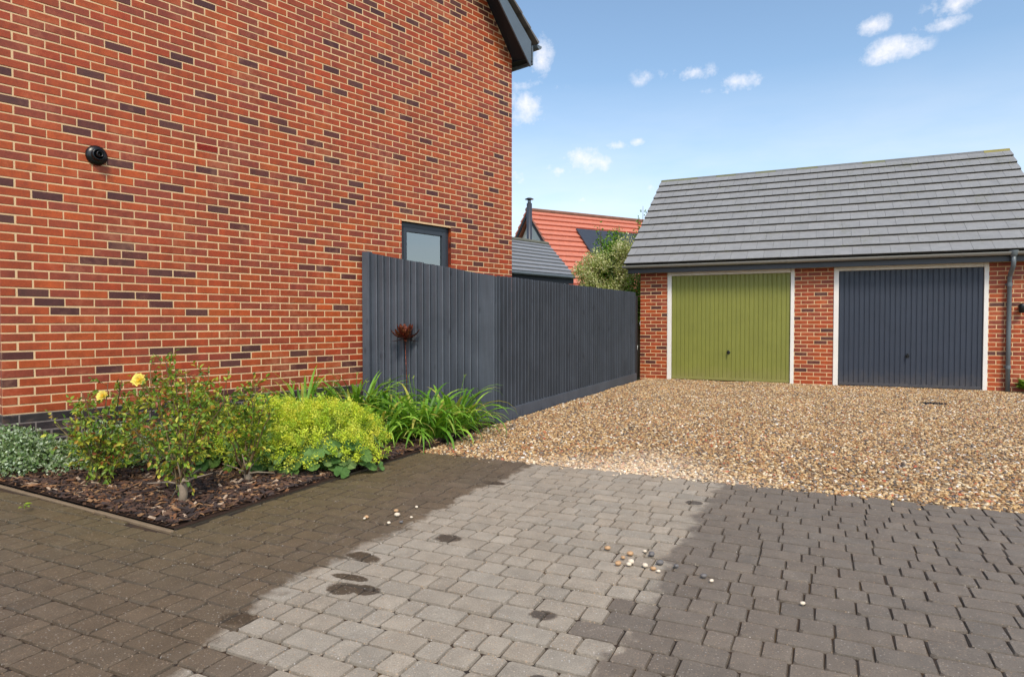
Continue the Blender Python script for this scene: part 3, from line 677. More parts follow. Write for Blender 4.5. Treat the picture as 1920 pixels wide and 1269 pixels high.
# roof: slopes of tile courses, soffit, barge boards, gutter
roof = bpy.data.objects.new('roof', None); LINK(roof); roof.parent = house
OV = .28; TR = math.tan(R(45.8))
bx1, bz1 = 27.72*CW, HZ + 61.85*CR          # foot of the barge board
APX = Z_A + .05
def barge(sgn, name):
    X = lambda x: x if sgn > 0 else 2*XM - x
    low0 = (bx1, bz1); up0 = (27.76*CW, HZ + 66.88*CR); up1 = (25.30*CW, HZ + 72.64*CR); low1 = (24.50*CW, HZ + 71.76*CR)
    zl = low1[1] + (low1[0]-XM)*T_RK; zu = up1[1] + (up1[0]-XM)*T_RK
    P = [low0, up0, up1, (XM, zu), (XM, zl), low1]
    m = MB()
    A_ = [(X(x), -OV-.022, z) for x, z in P]; B_ = [(X(x), -OV, z) for x, z in P]
    if sgn < 0: A_, B_ = A_[::-1], B_[::-1]
    def cap(Q, back):
        for tri in ((0, 1, 2, 5), (5, 2, 3, 4)):
            q = [Q[i if sgn > 0 else 5-i] for i in tri]; m.poly(q if not back else q[::-1])
    cap(A_, False); cap(B_, True)
    for i in range(6):
        j = (i+1) % 6; m.poly([A_[j], A_[i], B_[i], B_[j]])
    m.build(name, M_BARGE, roof)
    # soffit between wall and board
    m = MB(); zs = Z_A - .0
    wl0 = (XR+.03, HZ + 63.3*CR); wl1 = (24.79*CW, HZ + 73.2*CR); wz = wl1[1] + (wl1[0]-XM)*T_RK
    q = [(X(wl0[0]), .0, wl0[1]+.02), (X(wl1[0]), .0, wl1[1]), (X(XM), .0, wz)]
    q2 = [(X(27.45*CW), -OV+.002, HZ+63.3*CR), (X(low1[0]), -OV+.002, low1[1]+.06), (X(XM), -OV+.002, zl+.06)]
    for i in range(2): m.poly([q[i], q[i+1], q2[i+1], q2[i]])
    # box end under the eaves
    m.poly([(X(XR-.02), .02, HZ+63.25*CR), (X(27.45*CW), -OV+.002, HZ+63.25*CR), (X(28.1*CW), -OV+.002, HZ+63.25*CR), (X(28.1*CW), .02, HZ+63.25*CR)])
    m.build('soffit', M_SOFFIT, roof)
    # eaves fascia and soffit along the flank
    m = MB(); x0_, x1_ = sorted((X(28.0*CW), X(28.12*CW))); m.box(x0_, x1_, -OV+.004, DEPTH+.2, HZ+62.6*CR, HZ+66.5*CR)
    m.build('fascia', M_BARGE, roof)
    m = MB(); x0_, x1_ = sorted((X(XR-.01), X(28.0*CW))); m.box(x0_, x1_, .02, DEPTH, HZ+63.3*CR, HZ+63.6*CR); m.build('eaves_soffit', M_SOFFIT, roof)
    # tile courses: each a slab that overlaps the one below
    ex, ez = 28.3*CW, HZ + 66.9*CR; ax, az = XM, zu + .12
    segs = [((ex, ez), (25.65*CW, HZ + 73.0*CR)), ((25.65*CW, HZ + 73.0*CR), (XM, HZ + 73.0*CR + (25.65*CW-XM)*T_RK))]
    for (xa, za), (xb, zb) in segs:
        Ls = math.hypot(xb-xa, zb-za); nn = max(1, round(Ls/.3)); dx, dz = (xb-xa)/nn, (zb-za)/nn
        nl = math.hypot(dx, dz); nxx, nzz = -dz/nl, dx/nl
        if nzz < 0: nxx, nzz = -nxx, -nzz
        for i in range(nn):
            px_, pz_ = xa+dx*i, za+dz*i; qx, qz = px_+dx*1.25, pz_+dz*1.25
            t0, t1 = .034, .010
            prof = [(px_, pz_-.012), (px_ + nxx*t0, pz_ + nzz*t0), (qx + nxx*t1, qz + nzz*t1), (qx, qz-.012)]
            mm = MB(); A1 = [(X(x), -OV-.07, z) for x, z in prof]; B1 = [(X(x), DEPTH+.3, z) for x, z in prof]
            mm.poly(A1 if sgn > 0 else A1[::-1], srgb(112, 106, 100)); mm.poly(B1[::-1] if sgn > 0 else B1, srgb(112, 106, 100))
            for k in range(4):
                k2 = (k+1) % 4; q4 = [A1[k2], A1[k], B1[k], B1[k2]]; mm.poly(q4 if sgn > 0 else q4[::-1], srgb(112, 106, 100))
            mm.build('tile_course', M_TILE_PLAIN, roof)
    # gutter: half round trough with a stop end
    gm = MB(); gx, gz, gr = X(28.5*CW), HZ + 66.7*CR, .058
    pts = [(gx + gr*math.cos(t), gz + gr*math.sin(t)) for t in np.linspace(math.pi, 2*math.pi, 9)] + [(gx + (gr-.006)*math.cos(t), gz + (gr-.006)*math.sin(t)) for t in np.linspace(2*math.pi, math.pi, 9)]
    yA, yB = -OV-.05, DEPTH+.2
    for i in range(len(pts)):
        j = (i+1) % len(pts); gm.poly([(pts[i][0], yA, pts[i][1]), (pts[j][0], yA, pts[j][1]), (pts[j][0], yB, pts[j][1]), (pts[i][0], yB, pts[i][1])])
    gm.poly([(p[0], yA, p[1]) for p in pts[:9]]); gm.build('gutter', M_PIPE, roof)
barge(1, 'barge_board'); barge(-1, 'barge_board')

# black flue terminal on the house wall
fx, fz = 2.15*CW, HZ + 30.0*CR
fl = thing('flue_terminal', Vector((HX, HY, fz)) + HU*fx, H_ROT, 'round black flue outlet on the brick wall above the roses', 'flue outlet')
RX = Matrix.Rotation(math.pi/2, 4, 'X')
m = MB(); m.lathe([(0, .002), (.078, .002), (.088, .004), (.088, .012), (.074, .026), (.058, .034), (.052, .036)], 28, M=RX); m.build('wall_collar', M_BLACK, fl, True)
m = MB(); m.lathe([(.052, .03), (.052, .075), (.040, .080), (.040, .05), (.0, .05)], 24, M=RX); m.build('outer_tube', M_BLACK, fl, True)
m = MB(); m.lathe([(.026, .04), (.026, .105), (.021, .107), (.021, .06), (0, .06)], 20, M=RX); m.build('inner_tube', M_BLACK, fl, True)

# ------------------------------------------------------------------ fences
def featherboard(m, w, h0, h1, x, zb, lap=.004, col=(1, 1, 1, 1)):
    """tapered board: thick edge at the right hand (+x), thin edge tucked under its neighbour"""
    ya, yb = -.002-lap, -.030-lap
    A = [(x, 0, zb), (x+w, 0, zb), (x+w, yb, zb), (x+w-.012, yb-.001, zb), (x, ya, zb)]
    B = [(p[0], p[1], zb + (h0 + (h1-h0)*(p[0]-x)/w)) for p in A]
    o = len(m.v); m.v += A + B
    for k in range(5):
        k2 = (k+1) % 5; m.f.append((o+k2, o+k, o+5+k, o+5+k2)); m.c.append({1: (.66, .66, .66, 1), 2: (1.34, 1.33, 1.3, 1)}.get(k, (1.12, 1.12, 1.12, 1)))  # crease shade on the thick edge and highlight on the nose painted in
    m.f.append(tuple(o+5+k for k in range(5))[::-1]); m.c.append(col); m.f.append(tuple(o+k for k in range(5))); m.c.append(col)
# front return, from the house wall to the corner; its top slopes down to the long run
FA = R(-15.29); FL = 1.69
f1 = thing('fence', wall_r, FA, 'short charcoal fence return between house wall and fence corner, top sloping down', 'fence')
m = MB(); m.bbox(.0, .095, -.06, .035, -.03, 2.03, .004); m.build('post', M_FENCE, f1)
zt = lambda x: 2.012 - (x-.10)*.192
nb = 16; bwid = (1.475-.10)/nb
for i in range(nb):
    x = .10 + i*bwid; m = MB(); j = random.uniform(-.003, .003)
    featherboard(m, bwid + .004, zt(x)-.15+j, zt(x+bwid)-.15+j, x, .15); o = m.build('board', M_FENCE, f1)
    o.rotation_euler = (0, random.gauss(0, .0015), 0)
m = MB(); m.bbox(.097, 1.60, -.018, .012, -.02, .148, .003); m.build('gravel_board', M_FENCE, f1)
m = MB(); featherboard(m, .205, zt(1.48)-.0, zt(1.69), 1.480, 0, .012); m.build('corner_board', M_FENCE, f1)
m = MB(); m.bbox(1.61, 1.70, .002, .09, -.03, 1.70, .003); m.build('corner_post', M_FENCE, f1)
for zz in (.35, 1.0, 1.55):
    m = MB(); m.bbox(.05, 1.62, .004, .045, zz, zz+.09, .003); m.build('rail', M_FENCE, f1)
# long run along the gravel to the garage
F2A = R(90-25.45); F2L = 6.16
f2 = thing('fence', A_F, F2A, 'long charcoal feather edge fence running beside the gravel to the garage', 'fence')
nb = 60; bwid = F2L/nb
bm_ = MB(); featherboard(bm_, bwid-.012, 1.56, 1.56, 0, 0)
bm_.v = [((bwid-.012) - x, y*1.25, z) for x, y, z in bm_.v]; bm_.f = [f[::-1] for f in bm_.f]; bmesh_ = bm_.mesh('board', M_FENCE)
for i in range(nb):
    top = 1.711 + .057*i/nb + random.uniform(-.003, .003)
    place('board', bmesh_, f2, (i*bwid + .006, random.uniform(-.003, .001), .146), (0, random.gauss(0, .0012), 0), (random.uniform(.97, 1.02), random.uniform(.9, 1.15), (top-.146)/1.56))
for i in range(3):
    m = MB(); a_ = i*F2L/3; m.bbox(a_+.002, a_+F2L/3-.002, -.062, .004, -.03, .144, .003); m.build('gravel_board', M_FENCE, f2)
for i in range(4):
    m = MB(); a_ = .04 + i*(F2L-.1)/3; m.bbox(a_, a_+.09, .008, .10, -.03, 1.66, .004); m.build('post', M_FENCE, f2)
for zz in (.35, .95, 1.45):
    m = MB(); m.bbox(.02, F2L, .002, .04, zz, zz+.09, .003); m.build('rail', M_FENCE, f2)
m = MB(); m.bbox(F2L+.005, F2L+.03, -.02, .05, -.03, 1.74, .003); m.build('end_batten', simple('weathered_timber', srgb(92, 88, 70), .8, .2, .2, 12, .3), f2)
m = MB(); m.bbox(F2L+.035, F2L+.16, -.03, .09, -.03, 1.70, .004); m.build('end_post', M_SOFFIT, f2)

# ------------------------------------------------------------------ garage
gar = thing('garage', (GX, GY, 0), G_ROT, 'brick double garage with grey tiled pitched roof and two up and over doors', 'garage')
S0, S1 = -.2685, 6.36; GD = 6.29; GH = 2.34
O1 = (.291, 2.686); O2 = (3.352, 5.714); HT = 2.19
gb = MB()
def grect(x0, x1, z0, z1): gb.poly([(x0, y0, z0), (x1, y0, z0), (x1, y0, z1), (x0, y0, z1)])
for a, b_ in ((S0, O1[0]), (O1[1], O2[0]), (O2[1], S1)): grect(a, b_, -.05, GH)
grect(O1[0], O1[1], HT, GH); grect(O2[0], O2[1], HT, GH)
RP = R(34.5); tanr = math.tan(RP); EO = .30
zr = GH + (GD/2)*tanr - .05
gb.poly([(S0, GD, -.05), (S0, y0, -.05), (S0, y0, GH), (S0, GD/2, zr), (S0, GD, GH)]); gb.poly([(S1, y0, -.05), (S1, GD, -.05), (S1, GD, GH), (S1, GD/2, zr), (S1, y0, GH)])
gb.poly([(S1, GD, -.05), (S0, GD, -.05), (S0, GD, GH), (S1, GD, GH)])
for a, b_ in (O1, O2):
    gb.poly([(a, y0, -.05), (a, .2, -.05), (a, .2, HT), (a, y0, HT)]); gb.poly([(b_, .2, -.05), (b_, y0, -.05), (b_, y0, HT), (b_, .2, HT)])
gwall = gb.build('wall', M_MORTAR, gar)
GZ = .0424 - .0375; gr_rest = MB(); nbk = 0
GDARK = {(0, 21), (0, 24), (0, 26), (0, 8), (0, 13), (1, 11), (1, 17), (2, 16), (1, 2), (2, 23), (2, 11), (1, 20)}
for pi_, (a0, b0) in enumerate(((S0, O1[0]), (O1[1], O2[0]), (O2[1], S1))):
    for r_ in range(-1, 31):
        z0 = GZ + r_*CR
        if z0 > GH - .04: break
        off = (0 if r_ % 2 else .5)*CW; x = a0 - off + (0 if pi_ == 0 else .01); rr = random.Random(r_*31+pi_); cnt = 0
        while x < b0 - .02:
            xa, xb = max(x, a0), min(x+CW-JT, b0); x += CW; cnt += 1
            if xb - xa < .03: continue
            dk = (pi_ == 0 and (r_, cnt) in {(23, 2), (23, 1), (25, 2), (19, 2), (17, 3), (13, 2), (11, 1), (6, 1), (4, 2), (8, 3)}) or (pi_ == 1 and (r_, cnt) in {(26, 1), (22, 3), (18, 2), (16, 1), (13, 3), (11, 3), (10, 3), (7, 1), (5, 2), (3, 1)}) or (pi_ == 2 and r_ in (8, 19) and cnt < 3)
            col = rr.choice(DARKS) if dk else rr.choice(REDS)
            m = MB(); brick_mesh(m, xb-xa, CR-JT, .05, col, rr); nbk += 1
            m.build('brick', M_BRICK, gwall, loc=(xa, rr.uniform(-.001, .001), z0 + JT/2))
def gar_door(o, mat, name, lab):
    a, b_ = o; fw = .085
    fr = bpy.data.objects.new('door_frame', None); LINK(fr); fr.parent = gar
    m = MB(); m.bbox(a+.002, a+fw, -.012, .08, -.02, HT-.002, .004); m.build('jamb', M_WHITE, fr)
    m = MB(); m.bbox(b_-fw+.018, b_-.002, -.012, .08, -.02, HT-.002, .004); m.build('jamb', M_WHITE, fr)
    m = MB(); m.bbox(a+fw+.001, b_-fw+.017, -.011, .08, 2.112, HT-.003, .004); m.build('head', M_WHITE, fr)
    x0, x1 = a+fw+.004, b_-fw+.014; n_ = 27; w = (x1-x0)/n_; zt_, zb_ = 2.108, .012
    prof = []
    for i in range(n_):
        x = x0 + i*w
        prof += [(x, .030), (x+w*.10, .030), (x+w*.2, .020), (x+w*.9, .020), (x+w, .030)] if i else [(x, .030), (x+w*.2, .020), (x+w*.9, .020), (x+w, .030)]
    d = MB()
    for (xa, ya), (xb, yb) in zip(prof, prof[1:]):
        if xb - xa < 1e-5: continue
        d.poly([(xa, ya, zb_+.05), (xb, yb, zb_+.05), (xb, yb, zt_), (xa, ya, zt_)])
    d.bbox(x0, x1, .016, .05, zb_, zb_+.05, .004)
    d.poly([(x0, .05, zb_), (x1, .05, zb_), (x1, .05, zt_), (x0, .05, zt_)])
    o_ = d.build(name, mat, gar, label=lab)
    hx = (x0+x1)/2; h = MB(); 
    h.lathe([(0, .0), (.034, .0), (.034, .008), (.026, .012), (.012, .016), (.012, .045), (0, .045)], 16, M=Matrix.Translation((hx, .018, .575)) @ RX)
    h.bbox(hx-.014, hx+.014, -.045, -.028, .535, .615, .005); h.build('handle', M_BLACK, o_)
    m = MB(); m.box(a, b_, .1, .12, -.02, HT); m.build('dark_lining', M_BLACKHOLE, fr)
gar_door(O1, M_GREEN, 'door', 'olive green ribbed garage door with black handle')
gar_door(O2, M_NAVY, 'door', 'dark slate blue ribbed garage door with black handle')
# roof
groof = bpy.data.objects.new('roof', None); LINK(groof); groof.parent = gar
VX0, VX1 = -.537, 6.62; SL = 4.18; NR = 12; GAUGE = SL/NR; ez = 2.333
cr_, sr_ = math.cos(RP), math.sin(RP)
def slope_pt(x, t, h): return (x, -EO + t*cr_ - h*sr_, ez + t*sr_ + h*cr_)
m = MB()
yR = -EO + SL*cr_; zR = ez + SL*sr_
for sg in (1, -1):
    f_ = lambda x, t, h: (lambda p: p if sg > 0 else (p[0], 2*yR - p[1], p[2]))(slope_pt(x, t, h))
    q = [f_(VX0+.02, .02, -.03), f_(VX1-.02, .02, -.03), f_(VX1-.02, SL, -.03), f_(VX0+.02, SL, -.03)]; q2 = [f_(VX0+.02, .02, -.10), f_(VX1-.02, .02, -.10), f_(VX1-.02, SL, -.10), f_(VX0+.02, SL, -.10)]
    m.poly(q if sg > 0 else q[::-1]); m.poly(q2[::-1] if sg > 0 else q2)
    for i in range(4):
        j = (i+1) % 4; k4 = [q[j], q[i], q2[i], q2[j]]; m.poly(k4 if sg > 0 else k4[::-1])
m.build('roof_deck', M_SOFFIT, groof)
TW = .2985
def tile_variant(k, w=TW):
    r = random.Random(k); t = MB(); g = random.Random(k*3+1).uniform(.95, 1.05); col = tuple(q*g for q in srgb(146, 145, 143)[:3]) + (1,)
    Lt = GAUGE + .06; th = .042; dirt_shade = srgb(40, 38, 34); e = .0016  # mossy butt dirt, darkened further to paint in the course shadow lines
    x0_, x1_ = e, w-e; b1 = .005
    t.poly([(x0_, b1, th), (x1_, b1, th), (x1_, Lt, th*.55), (x0_, Lt, th*.55)], col)
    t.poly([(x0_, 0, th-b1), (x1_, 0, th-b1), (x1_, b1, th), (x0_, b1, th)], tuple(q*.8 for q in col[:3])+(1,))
    t.poly([(x0_, .0, 0), (x1_, 0, 0), (x1_, 0, th-b1), (x0_, 0, th-b1)], dirt_shade)
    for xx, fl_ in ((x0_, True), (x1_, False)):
        q = [(xx, 0, 0), (xx, Lt, 0), (xx, Lt, th*.55), (xx, b1, th), (xx, 0, th-b1)]; t.poly(q[::-1] if fl_ else q, dirt_shade)
    t.poly([(x1_, 0, 0), (x0_, 0, 0), (x0_, Lt, 0), (x1_, Lt, 0)], dirt_shade)
    return t.mesh('tile', M_TILE)
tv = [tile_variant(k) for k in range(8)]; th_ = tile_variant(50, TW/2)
for r_ in range(NR):
    x = VX0; first = True
    while x < VX1 - .05:
        half = (r_ % 2 == 1 and first); w = TW/2 if half else TW
        if x + w > VX1 + .05: w = TW/2; half = True
        p = slope_pt(x, r_*GAUGE - .0, .016)
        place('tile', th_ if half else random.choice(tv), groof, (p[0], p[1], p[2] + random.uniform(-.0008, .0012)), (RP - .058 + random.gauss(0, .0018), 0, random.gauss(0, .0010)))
        x += w; first = False
m = MB()         # rear slope
for r_ in range(NR):
    a_ = slope_pt(VX0, r_*GAUGE, 0); q_ = slope_pt(VX0, r_*GAUGE+GAUGE, 0)
    f_ = lambda p, x, h: (x, 2*yR - p[1], p[2]+h)
    m.poly([f_(a_, VX0, .03), f_(q_, VX0, .005), f_(q_, VX1, .005), f_(a_, VX1, .03)], srgb(128, 129, 131)); m.poly([f_(a_, VX1, .03), f_(a_, VX1, 0), f_(a_, VX0, 0), f_(a_, VX0, .03)], srgb(100, 100, 100))
m.build('rear_slope', M_TILE, groof)
nrt = 16; rl = (VX1-VX0)/nrt
for i in range(nrt):
    m = MB(); g = random.uniform(.85, 1.1)
    col = srgb(140, 130, 66) if i == nrt-1 else (srgb(112, 112, 84) if random.random() < .35 or i == 0 else tuple(q*g for q in srgb(116, 116, 114)[:3]) + (1,))
    dd = .135
    out = [(yR - dd*cr_, zR - dd*sr_ + .012), (yR - .02, zR + .032), (yR + .02, zR + .032), (yR + dd*cr_, zR - dd*sr_ + .012), (yR + dd*cr_, zR - dd*sr_ - .012), (yR, zR + .005), (yR - dd*cr_, zR - dd*sr_ - .012)]
    m.extr([(y, z + .012) for y, z in out[::-1]], VX0 + i*rl + .002, VX0 + (i+1)*rl - .002, col); m.build('ridge_tile', M_TILE, groof)
# fascia, gutter with brackets, downpipe
m = MB(); m.bbox(VX0+.06, VX1-.06, -.215, -.19, 2.172, 2.318, .003); m.build('fascia', M_DARKBOARD, groof)
m = MB(); m.bbox(VX0+.06, VX1-.06, -.189, .0, 2.186, 2.20, .002); m.build('soffit', M_SOFFIT, groof)
for xx in (VX0+.06, VX1-.10):
    m = MB(); m.extr([(-.19, 2.175), (.0, 2.175), (.0, 2.46), (-.19, 2.33)], xx, xx+.03); m.build('soffit_end', M_DARKBOARD, groof)
def half_round(x0, x1, yc, zc, r_, th=.004):
    m = MB(); P = [(yc + r_*math.cos(t), zc + r_*math.sin(t)) for t in np.linspace(math.pi, 2*math.pi, 11)] + [(yc + (r_-th)*math.cos(t), zc + (r_-th)*math.sin(t)) for t in np.linspace(2*math.pi, math.pi, 11)]
    for i in range(len(P)):
        j = (i+1) % len(P); m.poly([(x0, *P[i]), (x0, *P[j]), (x1, *P[j]), (x1, *P[i])])
    m.poly([(x0, *p) for p in P[:11]]); m.poly([(x1, *p) for p in P[:11]][::-1]); return m
half_round(VX0-.03, VX1+.03, -EO+.008, 2.325, .056).build('gutter', M_GUTTER, groof)
for i in range(8):
    half_round(VX0+.4+i*.9, VX0+.43+i*.9, -EO+.008, 2.327, .061, .006).build('bracket', M_GUTTER, groof)
PX = 5.985
m = MB()
m.lathe([(.07, .045), (.066, .0), (.052, -.035), (.036, -.055)], 18, M=Matrix.Translation((PX, -EO+.006, 2.30)))
m.tube([(PX, -EO+.006, 2.26), (PX, -EO+.006, 2.14), (PX, -.27, 2.08), (PX, -.12, 1.98), (PX, -.065, 1.92), (PX, -.065, 1.0), (PX, -.065, .0)], .034, 14)
dp_ = m.build('downpipe', M_PIPE, gar, True)
for zz in (1.80, .42):
    m = MB(); m.lathe([(.034, -.03), (.040, -.03), (.040, .03), (.034, .03)], 14, M=Matrix.Translation((PX, -.065, zz))); m.bbox(PX-.05, PX+.05, -.03, 0, zz-.012, zz+.012, .002); m.build('pipe_clip', M_PIPE, dp_)
# wall light beside the pipe
wlx = Vector((GX, GY, 0)) + Vector((math.cos(GA), -math.sin(GA), 0))*6.16
wlt = thing('wall_light', (wlx.x, wlx.y, 1.40), G_ROT, 'small black wall lamp beside the grey downpipe', 'wall lamp')
m = MB(); m.bbox(-.035, .035, -.02, 0, -.05, .06, .006); m.build('back_plate', M_BLACK, wlt)
m = MB(); m.lathe([(0, .085), (.03, .08), (.045, .06), (.048, .03), (.045, -.06), (.036, -.075), (0, -.075)], 16, M=Matrix.Translation((0, -.075, 0))); m.build('lamp_body', M_BLACK, wlt, True)

# drain cover in the gravel
dr = thing('drain_cover', (6.08, 9.36, 0), -R(20), 'small dark drain grate lying in the gravel before the garage', 'drain')
m = MB(); m.bbox(-.17, .17, -.12, .12, -.02, .000, .004); m.build('frame', M_SOFFIT, dr)
for i in range(9):
    m = MB(); x = -.14 + i*.035; m.bbox(x-.008, x+.008, -.1, .1, -.002, .012, .003); m.build('bar', M_SOFFIT, dr)

# ------------------------------------------------------------------ houses behind
def at(px, py, Y):      # point at distance Y along the view axis that the photograph shows at px, py
    c, s_ = math.cos(PITCH), math.sin(PITCH); a = (px-960)/F_PX; b_ = -(py-634.5)/F_PX
    d = Vector((a, c + b_*s_, -s_ + b_*c)); k = Y/d.y; return Vector((0, 0, CAM_H)) + d*k
def roof_slope(parent, ra, rb, ea, eb, n_, col, mat, th=.05, name='tile_course'):
    """courses between ridge ra-rb and eaves ea-eb"""
    for i in range(n_):
        t0, t1 = i/n_, min((i+1.25)/n_, 1)
        p0, p1 = ea.lerp(ra, t0), eb.lerp(rb, t0); q0, q1 = ea.lerp(ra, t1), eb.lerp(rb, t1)
        nrm = (p1-p0).cross(q0-p0).normalized(); nrm = nrm if nrm.z > 0 else -nrm
        m = MB(); g = random.uniform(.93, 1.06); c = tuple(q*g for q in col[:3]) + (1,)
        A = [p0+nrm*th, p1+nrm*th, q1+nrm*.01, q0+nrm*.01]; B = [p0-nrm*.01, p1-nrm*.01, q1-nrm*.02, q0-nrm*.02]
        m.poly(A, c); m.poly(B[::-1], c)
        for k in range(4): k2 = (k+1) % 4; m.poly([A[k2], A[k], B[k], B[k2]], c)
        m.build(name, mat, parent)
# house with orange roof
oh_base = at(1060, 600, 31); oh = thing('house', (0, 0, 0), 0, 'pale rendered house with bright orange tiled roof and solar panels behind the fence', 'house')
rd = Vector((.866, .5, 0)).normalized(); ed = Vector((rd.y, -rd.x, 0))     # ridge direction, down-slope direction towards us
RA = at(998, 396, 30); Lr = 11.0; RB = RA + rd*Lr; hw = 3.9; pt_ = math.tan(R(46))
EA = RA + ed*hw - Vector((0, 0, hw*pt_)); EB = EA + rd*Lr; EA2 = RA - ed*hw - Vector((0, 0, hw*pt_)); EB2 = EA2 + rd*Lr
roofo = bpy.data.objects.new('roof', None); LINK(roofo); roofo.parent = oh
roof_slope(roofo, RA - rd*.3, RB + rd*.3, EA - rd*.3, EB + rd*.3, 16, srgb(206, 127, 102), M_TILE_PLAIN, .11)
roof_slope(roofo, RA - rd*.3, RB + rd*.3, EA2 - rd*.3, EB2 + rd*.3, 16, srgb(206, 127, 102), M_TILE_PLAIN, .11)
m = MB(); m.tube([RA - rd*.32 + Vector((0, 0, .04)), RB + rd*.3 + Vector((0, 0, .04))], .10, 8); m.build('ridge', simple('ridge_clay', srgb(128, 92, 76), .8, .3, .2, 4, .1), roofo)
for e_ in (EA, EA2):
    m = MB(); a_ = RA - rd*.30 - Vector((0, 0, .10)); b_ = e_ - rd*.30 - Vector((0, 0, .10)); dn = Vector((0, 0, -.15))
    m.poly([a_, b_, b_+dn, a_+dn]); m.poly([a_+rd*.05, a_+rd*.05+dn, b_+rd*.05+dn, b_+rd*.05]); m.poly([a_+dn, b_+dn, b_+dn+rd*.05, a_+dn+rd*.05]); m.poly([a_, a_+rd*.05, b_+rd*.05, b_]); m.build('barge_board', M_SOFFIT, roofo)
gz = EA.z
m = MB(); lo = lambda p: Vector((p.x, p.y, -.05)); dz = Vector((0, 0, .12)); ins = ed*.35
m.poly([lo(EA2+ins), lo(EA-ins), EA-ins-dz, RA-dz, EA2+ins-dz]); m.poly([lo(EB-ins), lo(EB2+ins), EB2+ins-dz, RB-dz, EB-ins-dz])
m.poly([lo(EA-ins), lo(EB-ins), EB-ins-dz, EA-ins-dz]); m.poly([lo(EB2+ins), lo(EA2+ins), EA2+ins-dz, EB2+ins-dz]); m.build('wall', M_RENDERWALL, oh)
sdir = (RA-EA).normalized(); nrm = rd.cross(sdir).normalized(); nrm = nrm if nrm.z > 0 else -nrm
for i in range(5):
    m = MB(); a_ = RA - sdir*1.25 + rd*(1.75 + i*1.12) + nrm*.12; b_ = a_ + rd*1.08; c_ = -sdir*1.75; t_ = nrm*.05
    Q = [a_ + c_, b_ + c_, b_, a_]; m.poly([q+t_ for q in Q]); m.poly(Q[::-1])
    for k in range(4): k2 = (k+1) % 4; m.poly([Q[k], Q[k2], Q[k2]+t_, Q[k]+t_])
    m.build('solar_panel', M_SOLAR, roofo)
# free standing flue in front of the orange roof's gable
fb = at(992.5, 372, 28.2)
fl2 = thing('flue_pipe', (fb.x, fb.y, 0), 0, 'tall black stove flue with round cowl before the orange roofed house', 'flue pipe')
m = MB(); m.tube([(0, 0, .0), (0, 0, fb.z-.22)], .115, 14); m.build('pipe', M_FLUE, fl2, True)
m = MB(); m.tube([(0, 0, fb.z-.23), (0, 0, fb.z-.05)], .075, 10); m.build('neck', M_STEEL, fl2, True)
m = MB(); m.lathe([(0, .05), (.10, .03), (.19, -.015), (.19, -.03), (0, -.02)], 18, M=Matrix.Translation((0, 0, fb.z-.02))); m.build('cowl', M_FLUE, fl2, True)
# low grey roofed outbuilding
lb = thing('outbuilding', (0, 0, 0), 0, 'low outbuilding with grey tiled roof just behind the fence beside the house', 'outbuilding')
GRb = at(1027, 459, 23.0); GRa = GRb + (at(960, 450, 21.6) - GRb)*2.2; GEb = at(1076, 519, 20.4); 
dl = (GRa-GRb); dl.z = 0; GEa = GEb + dl; GRa = GRb + dl
roofl = bpy.data.objects.new('roof', None); LINK(roofl); roofl.parent = lb
roof_slope(roofl, GRb, GRa, GEb, GEa, 9, srgb(140, 141, 142), M_TILE_PLAIN, .07)
back = (GRb-GEb); GBb = GRb + Vector((back.x, back.y, -back.z)); GBa = GBb + dl
roof_slope(roofl, GRb, GRa, GBb, GBa, 9, srgb(140, 141, 142), M_TILE_PLAIN, .07)
m = MB(); m.tube([GRb + Vector((0, 0, .03)), GRa + Vector((0, 0, .03))], .07, 8); m.build('ridge', simple('ridge_grey', srgb(104, 104, 92), .8, .3, .2, 6, .1), roofl)
m = MB(); d_ = Vector((0, 0, -.22)); off = Vector((back.x, back.y, 0)).normalized()*.12; q = [GEb+off, GEa+off, GEa+off+d_, GEb+off+d_]; m.poly(q[::-1]); m.poly([p - off*.8 for p in q][::-1]); m.build('fascia', M_SOFFIT, lb)
m = MB(); gut = -off*.3
m.tube([GEb + gut + Vector((0, 0, -.02)), GEa + gut + Vector((0, 0, -.02))], .05, 8); m.build('gutter', M_PIPE, lb)
m = MB(); i3 = Vector((back.x, back.y, 0)).normalized()*.35; ii = dl.normalized()*.3; i4 = -i3
f0, f1_, r0, r1 = GEb+i3+ii, GEa+i3, GBb+i4+ii, GBa+i4; ddz = Vector((0, 0, .1))
m.poly([lo(f1_), lo(f0), f0-ddz, f1_-ddz]); m.poly([lo(f0), lo(r0), r0-ddz, GRb+ii-ddz, f0-ddz]); m.poly([lo(r0), lo(r1), r1-ddz, r0-ddz]); m.build('wall', M_SOFFIT, lb)

